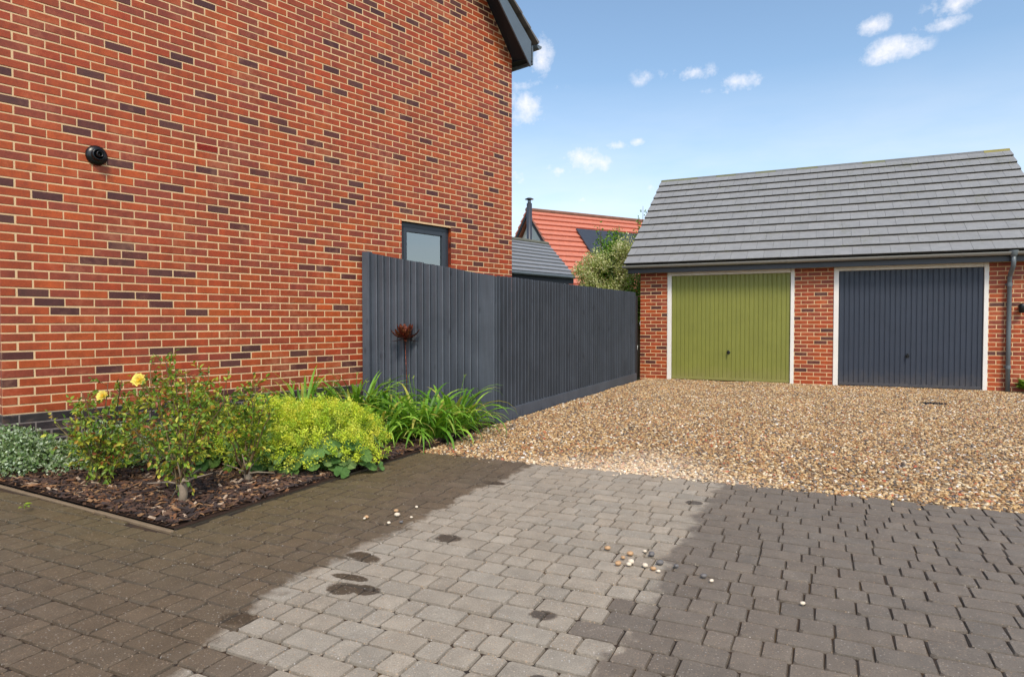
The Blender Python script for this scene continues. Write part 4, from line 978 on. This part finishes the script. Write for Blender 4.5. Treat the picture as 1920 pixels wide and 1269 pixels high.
# ------------------------------------------------------------------ plants
def vary(c, r, k=.12, hue=.06):
    g = r.uniform(1-k, 1+k); return (c[0]*g*(1+r.uniform(-hue, hue)), c[1]*g, c[2]*g*(1+r.uniform(-hue, hue)), 1)
def leaf(m, p, d, n_, L, w, col, fold=.25, curl=.2):
    """pointed leaf folded along its midrib: base p, direction d, normal n_"""
    d = d.normalized(); s_ = d.cross(n_)
    if s_.length < 1e-4: s_ = d.orthogonal()
    s_.normalize(); n_ = s_.cross(d)
    a = p; t = p + d*L - n_*(curl*L); c1 = p + d*L*.3; c2 = p + d*L*.68 - n_*(curl*L*.3)
    up = n_*(w*fold)
    l1, r1 = c1 + s_*w*.46 + up, c1 - s_*w*.46 + up; l2, r2 = c2 + s_*w*.4 + up, c2 - s_*w*.4 + up
    o = len(m.v); m.v += [tuple(q) for q in (a, c1, c2, t, l1, l2, r1, r2)]
    m.f += [(o, o+1, o+4), (o+1, o+2, o+5, o+4), (o+2, o+3, o+5), (o, o+6, o+1), (o+1, o+6, o+7, o+2), (o+2, o+7, o+3)]; m.c += [col]*6
def leaf2(m, p, d, n_, L, w, col):
    d = d.normalized(); s_ = d.cross(n_)
    if s_.length < 1e-4: s_ = d.orthogonal()
    s_.normalize(); up = s_.cross(d)*w*.2; o = len(m.v)
    m.v += [tuple(q) for q in (p, p + d*L*.5 + s_*w*.5 + up, p + d*L, p + d*L*.5 - s_*w*.5 + up)]
    m.f += [(o, o+3, o+2), (o, o+2, o+1)]; m.c += [col, col]
def rdir(r, up=0.):
    v = Vector((r.gauss(0, 1), r.gauss(0, 1), r.gauss(0, 1) + up)); return v.normalized()

G_ROSE = [srgb(112, 148, 52), srgb(138, 166, 58), srgb(172, 184, 66), srgb(86, 122, 48), srgb(196, 194, 74), srgb(124, 156, 58)]
RED_ROSE = [srgb(158, 110, 56), srgb(158, 90, 58), srgb(184, 146, 62)]
def rose_bush(loc, tips, seed, label, nleaf, trunk, flowers, red=.14, lsize=.037):
    """tips: list of (dx, dy, height) where the canes end, in metres from the foot"""
    r = random.Random(seed)
    t = thing('rose_bush', loc, 0, label, 'rose bush', 'rose bushes in the flower bed')
    canes = []
    for (dx, dy, h) in tips:
        base = Vector((r.uniform(-.03, .03), r.uniform(-.03, .03), trunk*.8 if trunk else 0)); tip = Vector((dx, dy, h))
        mid = base.lerp(tip, .45) + Vector((dx*-.12 + r.uniform(-.03, .03), r.uniform(-.03, .03), h*.06))
        pts = []
        for k in range(8):
            q = k/7; pts.append(base*(1-q)**2 + mid*2*q*(1-q) + tip*q*q + Vector((r.gauss(0, .006), r.gauss(0, .006), 0)))
        canes.append(pts); m = MB()
        m.tube(pts, [.0065*(1-.6*k/7) for k in range(8)], 5, vary(srgb(112, 98, 66) if r.random() < .6 else srgb(96, 74, 54), r)); m.build('cane', M_STEMATTR, t, True)
    if trunk:
        m = MB(); m.tube([(0, 0, -.02), (.012, 0, trunk*.4), (0, .01, trunk*.8), (.02, 0, trunk)], [.030, .026, .028, .014], 8, srgb(142, 126, 108)); m.build('trunk', M_STEMATTR, t, True)
        m = MB()
        for _ in range(9):
            d = rdir(r, .3); p = Vector((0, 0, trunk*.75)); m.tube([p, p + d*.08, p + d*.2 + Vector((0, 0, -.03))], [.008, .006, .003], 5, vary(srgb(146, 130, 112), r))
        m.build('dead_twigs', M_STEMATTR, t, True)
    m = MB(); tw = MB()
    for _ in range(int(nleaf/2.3)):
        pts = r.choice(canes); q = min(1, r.betavariate(2.3, 1.3)); i = min(int(q*7), 6); p = pts[i].lerp(pts[i+1], q*7-i)
        d = rdir(r, .35); ln = r.uniform(.05, .17); e = p + d*ln
        tw.tube([p, p + d*ln*.5 + Vector((0, 0, .008)), e], [.0022, .0018, .0012], 3, vary(srgb(104, 108, 48), r))
        hfr = e.z/max(h for *_, h in tips)
        for k in range(5):
            pp = p.lerp(e, .4 + .15*k); dd = (d + rdir(r)*.9).normalized(); nn = rdir(r, 1.6)
            pal = RED_ROSE if r.random() < red*(.4+1.2*hfr) else G_ROSE
            leaf(m, pp, dd, nn, lsize*r.uniform(.75, 1.25), lsize*r.uniform(.5, .68), vary(r.choice(pal), r), .2, r.uniform(-.05, .3))
    tw.build('twigs', M_STEMATTR, t); m.build('foliage', M_LEAF, t)
    for (dx, dy, h, fs) in flowers:
        f = MB()
        for ring, (cnt, rad, lift) in enumerate(((9, 1, .15), (8, .78, .45), (6, .5, .7), (5, .28, .85))):
            for k in range(cnt):
                a = 2*math.pi*k/cnt + ring*.4 + r.uniform(-.1, .1); d = Vector((math.cos(a), math.sin(a), lift*1.6))
                R3 = Matrix.Rotation(R(58), 3, 'X'); d = R3 @ d; nn = R3 @ Vector((-math.cos(a)*.6, -math.sin(a)*.6, 1))
                leaf(f, Vector((dx, dy, h)), d, nn, fs*rad*r.uniform(.9, 1.1), fs*.75*rad + .008, vary(srgb(252, 238, 140) if ring < 2 else srgb(248, 222, 104), r, .06, .02), .35, -.15)
        f.build('flower', M_PETAL, t)
    return t
rose_bush((-2.93, 4.66, .02), [(-.34, .0, .42), (-.3, .15, .55), (.36, .1, .58), (.3, -.12, .34), (-.05, -.15, .36), (-.24, .1, .50), (-.12, -.05, .66), (.0, .06, .72), (.14, 0, .74), (.25, .1, .66), (.08, -.12, .5), (-.2, -.1, .38), (.3, -.05, .46), (.18, .2, .62)], 101,
          'rose bush with one yellow bloom nearest the silver ground cover', 700, 0, [(.045, -.06, .63, .048)], .16)
rose_bush((-2.11, 4.15, .02), [(-.44, .18, .56), (-.40, .28, .76), (-.32, .2, .84), (-.24, .26, .90), (-.14, .2, .82), (-.03, .15, .68), (.1, .1, .58), (.2, .2, .64), (-.3, -.02, .48), (.08, -.08, .42), (-.12, .32, .80)], 202,
          'tallest rose bush with a bare woody stump and a yellow bloom', 640, .16, [(-.33, .12, .77, .052)], .17)
rose_bush((-1.93, 4.72, .02), [(-.16, .06, .5), (-.06, .1, .62), (.05, 0, .58), (.14, .1, .66), (-.12, -.1, .42), (.2, -.05, .48), (0, .2, .7)], 303,
          'sparse twiggy rose bush without blooms between stump and lime flowers', 360, .07, [], .10)
rose_bush((-2.45, 5.0, .02), [(-.2, .1, .55), (-.05, .1, .68), (.1, 0, .62), (.22, .1, .66), (.32, .2, .6), (0, .25, .72)], 404,
          'leafy rose bush without blooms standing against the plinth behind the tallest rose', 520, 0, [], .10)

def mound(name, loc, rx, ry, h, seed, label, cat, group, n_, sizes, cols, jit=.25, lobes=9, upb=.6, mat=None):
    r = random.Random(seed); t = thing(name, loc, 0, label, cat, group); m = MB()
    ph = [(r.uniform(0, 6.28), r.uniform(2, 5)) for _ in range(3)]
    sub = [(r.uniform(-.7, .7), r.uniform(-.7, .7), r.uniform(.35, .6), r.uniform(.6, 1.1)) for _ in range(lobes)]
    for _ in range(n_):
        sx, sy, sr, sh = r.choice(sub); a = r.uniform(0, 6.28); q = math.sqrt(r.random())
        x, y = sx + sr*q*math.cos(a), sy + sr*q*math.sin(a); dd = math.hypot(x, y)
        if dd > 1.15: continue
        z = h*sh*math.sqrt(max(0, 1 - q*q))*max(0, 1-.55*dd*dd)*r.uniform(.45 if r.random() < .35 else .85, 1.05)
        p = Vector((x*rx, y*ry, z)); out = Vector((x, y, upb + .4*z/h)).normalized()
        L = r.uniform(*sizes); d = (out*.5 + rdir(r)*.8).normalized()
        leaf2(m, p, d, (out + rdir(r)*.5).normalized(), L, L*r.uniform(.55, .75), vary(r.choice(cols), r, .18))
    m.build('foliage', mat or M_LEAF_SOFT, t)
    return t, sub, r
SILV = [srgb(138, 158, 112), srgb(160, 176, 140), srgb(108, 134, 82), srgb(188, 202, 172), srgb(92, 120, 66), srgb(120, 144, 84)]
mound('ground_cover', (-3.86, 5.12, .02), .56, .36, .33, 11, 'silvery green ground cover mound at the house corner, leftmost plant', 'ground cover', 'silvery ground cover plants', 9500, (.018, .034), SILV)
mound('ground_cover', (-3.28, 5.40, .02), .42, .38, .38, 12, 'silvery green ground cover mound behind the rose nearest it', 'ground cover', 'silvery ground cover plants', 6500, (.018, .034), SILV)
mound('ground_cover', (-2.75, 5.35, .02), .36, .32, .42, 13, 'silvery green ground cover mound behind the tallest rose', 'ground cover', 'silvery ground cover plants', 3600, (.016, .03), SILV)
mound('ground_cover', (-2.4, 5.85, .02), .36, .30, .52, 14, 'grey green bushy plant by the plinth above the lime flowers', 'ground cover', 'silvery ground cover plants', 3600, (.018, .032), SILV[2:])

# lady's mantle: scalloped leaves with froths of lime flowers
lm = []
def round_leaf(r, Rr, col):
    m = MB(); n_ = 22; ctr = (0, 0, -.25*Rr); m.v.append(ctr)
    for k in range(n_):
        a = 2*math.pi*k/n_; lob = 1 + .10*math.cos(a*9); rr_ = Rr*lob*(.45 if k == 0 else 1); m.v.append((rr_*math.cos(a), rr_*math.sin(a), Rr*(.08*math.cos(a*9) + r.uniform(-.03, .03))))
    for k in range(n_): m.f.append((0, 1+k, 1+(k+1) % n_)); m.c.append(col)
    return m.mesh('leaf', M_LEAF_SOFT)
_r = random.Random(5); lady_leaves = [round_leaf(_r, .05, vary(c, _r)) for c in (srgb(96, 130, 60), srgb(110, 144, 72), srgb(82, 118, 54), srgb(122, 150, 84), srgb(104, 138, 74))]
LIME = [srgb(212, 224, 72), srgb(196, 214, 64), srgb(226, 232, 100), srgb(176, 202, 66), srgb(220, 220, 80)]
def lady(loc, rx, ry, h, seed, label, nf, nl):
    r = random.Random(seed); t = thing('lady_mantle', loc, 0, label, 'flowering plant', 'lime flowered mounds in the bed')
    fl_ = MB(); st = MB()
    for _ in range(nf):
        a = r.uniform(0, 6.28); q = math.sqrt(r.random())*r.uniform(.9, 1.08); x, y = q*math.cos(a), q*math.sin(a)
        z = h*(.42 + .58*math.sqrt(max(0, 1-min(1, q)**2)))*r.uniform(.70, 1.10) + .03*math.sin(x*7+seed)*math.cos(y*6)
        if math.sin(a) < .1 and q > .6: z *= r.uniform(.34, 1)
        c = Vector((x*rx, y*ry, z)); b0 = Vector((x*rx*.35, y*ry*.35, h*.2))
        st.tube([b0, b0.lerp(c, .6) + Vector((0, 0, .03)), c], [.002, .0016, .001], 3, vary(srgb(140, 164, 70), r))
        col = r.choice(LIME); rad = r.uniform(.028, .052)
        for _k in range(42):
            p = c + rdir(r)*rad*r.random()**.4*1.0; d = rdir(r, .5)
            leaf2(fl_, p, d, rdir(r, 1), r.uniform(.011, .019), r.uniform(.010, .016), vary(col, r, .2))
    st.build('flower_stems', M_STEMATTR, t); fl_.build('flower_froth', M_PETAL, t)
    for _ in range(nl):
        a = r.uniform(0, 6.28) if r.random() < .35 else r.gauss(-1.55, .75); q = r.uniform(.5, 1.02)
        x, y = q*math.cos(a), q*math.sin(a); z = h*r.uniform(.08, .60)*(1.12-q*.42)
        tz = Vector((x*1.1, y*1.1, r.uniform(.5, 1.3))).normalized()
        o = place('leaf', r.choice(lady_leaves), t, (x*rx, y*ry, z), (tz.to_track_quat('Z', 'Y') @ Matrix.Rotation(r.uniform(0, 6.28), 3, 'Z').to_quaternion()).to_euler()); sc_ = r.uniform(.7, 1.25); o.scale = (sc_, sc_, sc_)
lady((-1.50, 5.22, .015), .48, .40, .50, 71, 'lime green frothy flowering mound nearest the strap leaved clump', 430, 120)
lady((-1.95, 5.30, .015), .40, .36, .50, 72, 'lime green frothy flowering mound beside the sparse twiggy rose', 350, 90)
lady((-2.34, 5.22, .015), .24, .24, .46, 73, 'small yellow green frothy mound behind the twiggy rose', 80, 26)

# day lilies: arching strap leaves, each leaf its own piece
LILY = [srgb(104, 150, 46), srgb(128, 174, 56), srgb(86, 132, 42), srgb(152, 190, 70), srgb(114, 160, 50)]
def strap(r, L, w, lean, droop, col, tipcol):
    m = MB(); n_ = 9; p = Vector((0, 0, 0)); ang = lean; rows = []; step = L/n_; tw = r.uniform(-.5, .5)
    for k in range(n_+1):
        q = k/n_; d = Vector((math.sin(ang), 0, math.cos(ang))); nrm = Vector((-math.cos(ang), 0, math.sin(ang)))
        ww = w*(.75 + .5*q if q < .4 else .95)*(1 - max(0, (q-.45)/.55)**1.6) + .0008
        s_ = (Vector((0, 1, 0))*math.cos(tw*q) + nrm*math.sin(tw*q))
        rows.append((p + s_*ww/2 + nrm*ww*.16, p - nrm*ww*.0, p - s_*ww/2 + nrm*ww*.16)); p = p + d*step; ang += droop*(.35 + 1.5*q*q)/n_*1.7
    for k in range(n_):
        q = k/n_; c = tuple(a*(1-q**3) + b_*q**3 for a, b_ in zip(col, tipcol)) if tipcol else col
        a, b_ = rows[k], rows[k+1]
        for i in (0, 1): m.poly([a[i], a[i+1], b_[i+1], b_[i]], c)
    return m
def lily(loc, n_, Lr, seed, label, spread=.12, bud=0, lean=(.15, .95), droop=(1.1, 2.5)):
    r = random.Random(seed); t = thing('day_lily', loc, 0, label, 'strap leaved plant', 'strap leaved clumps before the fence')
    for i in range(n_):
        q = r.random(); L = r.uniform(*Lr); yel = r.random() < .16
        col = vary(srgb(170, 172, 74) if yel and r.random() < .5 else r.choice(LILY), r, .15); tip = vary(srgb(196, 182, 96), r) if yel else None
        m = strap(r, L, r.uniform(.028, .044), r.uniform(*lean), r.uniform(*droop), col, tip)
        a = r.uniform(0, 6.28); rr_ = spread*math.sqrt(r.random())
        a2 = a + r.gauss(0, .5)
        o = m.build('leaf', M_LEAF, t); o.location = (rr_*math.cos(a), rr_*math.sin(a), 0); o.rotation_euler = (0, 0, a2)
    for i in range(bud):
        m = MB(); a = r.uniform(0, 6.28); h_ = r.uniform(.5, .62); e = Vector((math.cos(a)*.12, math.sin(a)*.12, h_))
        m.tube([(0, 0, 0), e*.5 + Vector((0, 0, .03)), e], [.004, .0035, .003], 5, srgb(96, 128, 50))
        for k in range(3): m.tube([e, e + rdir(r, 1.2)*.03], [.005, .002], 5, srgb(132, 150, 62))
        m.build('bud_stalk', M_STEMATTR, t)
lily((-.94, 6.60, .01), 110, (.5, .86), 501, 'largest strap leaved clump, overhanging gravel in front of fence middle', .15, 2)
lily((-.62, 6.92, .01), 100, (.5, .84), 502, 'strap leaved clump with yellowed tips closest to the fence corner', .15, 1)
lily((-.78, 6.46, .01), 70, (.42, .70), 507, 'low strap leaved clump spilling onto the gravel before the largest clump', .13, 0)
lily((-1.32, 6.95, .01), 80, (.5, .82), 503, 'strap leaved clump under the rusty flower ornament', .13, 2)
lily((-1.24, 6.24, .01), 86, (.42, .72), 504, 'strap leaved clump drooping over mulch beside the lime mound', .12, 0)
lily((-1.70, 7.10, .01), 84, (.5, .84), 505, 'upright strap leaved clump where fence post meets the house wall', .13, 2, (.05, .6), (.6, 1.9))
lily((-2.20, 6.80, .01), 76, (.5, .80), 506, 'strap leaved clump against the brick wall, farthest from the fence', .14, 1, (.05, .6), (.6, 1.9))

# little weed beside the lime mound and a plant by the garage pipe
def rosette(name, loc, n_, L, seed, label, col, up=.4):
    r = random.Random(seed); t = thing(name, loc, 0, label, 'small plant')
    m = MB()
    for _ in range(n_):
        a = r.uniform(0, 6.28); d = Vector((math.cos(a), math.sin(a), r.uniform(.1, up))); leaf(m, Vector((0, 0, .0)) + d*r.uniform(.0, L*.5) + Vector((0, 0, r.uniform(0, L*.4))), d, Vector((0, 0, 1)), L*r.uniform(.6, 1.1), L*r.uniform(.3, .5), vary(r.choice(col), r), .2, .2)
    m.build('leaves', M_LEAF, t)
    m = MB(); m.tube([(0, 0, -.01), (0, 0, L*.5)], .004, 5, srgb(120, 130, 60)); m.build('stem', M_STEMATTR, t)
rosette('weed', (-1.10, 5.43, .03), 18, .07, 61, 'small pale green weed in the mulch by the paving edge', [srgb(140, 168, 76), srgb(164, 186, 96)])
rosette('seedling', (-3.02, 4.02, .03), 8, .04, 62, 'tiny lime seedling in the mulch near the bed front edge', [srgb(150, 176, 60)])
_p = Vector((GX, GY, 0)) + Vector((math.cos(GA), -math.sin(GA), 0))*6.24 + Vector((-math.sin(GA), -math.cos(GA), 0))*.12
rosette('potted_shoot', (_p.x, _p.y, .02), 60, .15, 63, 'green leafy shoot growing at the foot of the garage wall by the pipe', [srgb(92, 128, 40), srgb(120, 150, 56)], 1.6)

# rusty metal flower on a stake
_d = Vector((math.cos(FA), math.sin(FA), 0)); _n = Vector((math.sin(FA), -math.cos(FA), 0))
of = wall_r + _d*.60 + _n*.13
orn = thing('garden_ornament', (of.x, of.y, 0), FA, 'rusty metal flower ornament on a thin stake before the fence', 'garden ornament')
m = MB(); m.tube([(.03, 0, 0), (.018, 0, .5), (.0, 0, .97)], .005, 6); m.build('stake', M_RUST, orn, True)
def petal(a, L, w, rise, curl):
    m = MB(); n_ = 7; p = Vector((0, 0, .985)); rad = Vector((math.cos(a), math.sin(a), 0)); side = Vector((-math.sin(a), math.cos(a), 0)); ang = rise; rows = []
    for k in range(n_+1):
        q = k/n_; ww = w*math.sin(math.pi*min(1, .12+q*.85))**.7; d = rad*math.cos(ang) + Vector((0, 0, 1))*math.sin(ang); nn = -rad*math.sin(ang) + Vector((0, 0, 1))*math.cos(ang)
        rows.append((p + side*ww/2 + nn*ww*.22, p, p - side*ww/2 + nn*ww*.22)); p = p + d*L/n_; ang += curl/n_
    for k in range(n_):
        for i in (0, 1):
            m.poly([rows[k][i], rows[k][i+1], rows[k+1][i+1], rows[k+1][i]])
            m.poly([q_ + Vector((0, 0, -.0012)) for q_ in (rows[k+1][i], rows[k+1][i+1], rows[k][i+1], rows[k][i])])
    m.build('petal', M_RUST, orn, True)
for k in range(6): petal(2*math.pi*k/6 + .25, .225, .075, -.1, 1.5)
for k in range(5): petal(2*math.pi*k/5 + .8, .205, .085, .55, 1.1)
for k in range(4): petal(2*math.pi*k/4 + .2, .12, .05, .95, 1.5)
for k in range(4): petal(2*math.pi*k/4 + .5, .17, .03, -.5, .6)
m = MB(); m.lathe([(0, .055), (.018, .05), (.028, .03), (.026, .0), (0, -.01)], 12, M=Matrix.Translation((0, 0, .98))); m.build('flower_heart', M_RUST, orn, True)

# shrubs and a small tree behind the fence
def shrub(name, base, rx, ry, h, z0, seed, label, cat, n_, cols, L, cl, sprigs=()):
    r = random.Random(seed); t = thing(name, (base.x, base.y, 0), 0, label, cat, 'shrubs behind the fence')
    m = MB(); m.tube([(0, 0, -.05), (.05, 0, h*.3), (0, .05, h*.6), (.02, 0, h*.8)], [.07, .05, .035, .015], 7, srgb(96, 82, 64))
    cs = []
    for _ in range(cl):
        d = rdir(r, .15); q = r.uniform(.35, 1); c = Vector((d.x*rx*q, d.y*ry*q, z0 + (h-z0)*(.5+.5*d.z*q))); cs.append((c, r.uniform(.16, .34)))
        b0 = Vector((0, 0, h*r.uniform(.2, .55))); m.tube([b0, b0.lerp(c, .5) + Vector((0, 0, .06)), c], [.02, .013, .006], 5, srgb(96, 82, 64))
    for (x, y, z) in sprigs: m.tube([(x*.6, y*.6, h*.7), (x*.85, y*.85, (h*.7+z)/2), (x, y, z)], [.015, .010, .004], 5, srgb(96, 82, 64))
    m.build('trunk', M_STEMATTR, t)
    f = MB()
    for _ in range(n_):
        c, rad = r.choice(cs); d = rdir(r); p = c + d*rad*r.random()**.45; dd = (d*.6 + rdir(r, .2)).normalized(); s_ = L*r.uniform(.7, 1.3)
        leaf2(f, p, dd, (d + rdir(r)*.6).normalized(), s_, s_*r.uniform(.5, .7), vary(r.choice(cols), r, .2))
    for (x, y, z) in sprigs:
        for _ in range(24):
            q = r.uniform(.25, 1); p = Vector((x, y, z)).lerp(Vector((x*.7, y*.7, h*.8)), 1-q) + rdir(r)*.09; leaf2(f, p, rdir(r), rdir(r, 1), L*1.2, L*.8, vary(r.choice(cols), r, .2))
    f.build('crown', M_LEAF, t)
VAR = [srgb(192, 196, 138), srgb(214, 214, 164), srgb(160, 172, 98), srgb(140, 156, 82), srgb(226, 222, 180), srgb(172, 182, 116)]
GRN = [srgb(92, 132, 40), srgb(114, 154, 50), srgb(74, 112, 36), srgb(138, 172, 62)]
def gp(px, Y): return Vector(((px-960)/F_PX*Y, Y, 0))
shrub('variegated_shrub', gp(1106, 15.3), .46, .5, 2.95, .9, 81, 'cream variegated shrub behind the fence nearest the outbuilding roof', 'shrub', 11000, VAR, .05, 34)
shrub('variegated_shrub', gp(1172, 15.2), .42, .5, 3.05, .9, 82, 'cream variegated shrub behind the fence against the garage gable', 'shrub', 10000, VAR, .05, 32)
shrub('green_shrub', gp(1143, 15.8), .46, .5, 3.5, .8, 83, 'dark green shrub between two variegated shrubs with a taller leafy top', 'shrub', 11000, GRN, .06, 34, ((-.25, 0, 3.5), (.2, .1, 3.45)))
shrub('young_tree', gp(1203, 16.9), .26, .3, 3.75, 1.6, 84, 'thin young tree rising beside the garage verge with sparse top sprigs', 'tree', 1900, GRN, .06, 14, ((.02, 0, 4.15), (.16, 0, 4.0), (-.1, .05, 3.85)))
shrub('green_shrub', gp(1196, 14.6), .22, .3, 2.15, .9, 85, 'low bright green shrub in the gap between fence end and garage', 'shrub', 1600, GRN, .06, 14)

# loose pebbles kicked onto the paving
peb = []
for k in range(4):
    r = random.Random(k+900); m = MB()
    for i in range(5):
        th0 = math.pi*i/4
        for j in range(7): a = 2*math.pi*j/7; q = math.sin(th0) + .001; m.v.append((.5*q*math.cos(a)*r.uniform(.85, 1.1), .4*q*math.sin(a)*r.uniform(.85, 1.1), .28*math.cos(th0)))
    for i in range(4):
        for j in range(7): m.f.append((i*7+j, (i+1)*7+j, (i+1)*7+(j+1) % 7, i*7+(j+1) % 7)); m.c.append((1, 1, 1, 1))
    peb.append([m.mesh('pebble', simple('pebble_%d' % i_, c, .6, .4, .15, 60, .1), True) for i_, c in enumerate((srgb(226, 210, 186), srgb(190, 152, 112), srgb(110, 106, 104)))])
def pebbles(ctr, n_, sx, sy, label, seed):
    r = random.Random(seed)
    for _ in range(n_):
        s_ = r.uniform(.02, .044); c = r.choices((0, 1, 2), (5, 3, 1))[0]
        o = place('pebble', peb[r.randrange(4)][c], None, (ctr[0] + r.gauss(0, sx), ctr[1] + r.gauss(0, sy), .006 + s_*.2), (0, 0, r.uniform(0, 6.28)), (s_, s_, s_))
        o['label'] = ('cream ', 'tan ', 'dark grey ')[c] + label; o['category'] = 'pebble'; o['group'] = ('cream ', 'tan ', 'dark grey ')[c] + label
pebbles((-.70, 3.86), 9, .08, .08, 'loose pebble on the boundary of damp and dry paving', 1)
pebbles((.62, 3.20), 13, .10, .09, 'loose pebble scattered on the pale dry paving near its damp edge', 2)
pebbles((.88, 2.94), 2, .02, .04, 'pebble in a pair on dark damp paving near the dry patch', 3)
pebbles((1.205, 2.68), 1, 0, 0, 'pebble lying alone on the dark damp paving', 4)
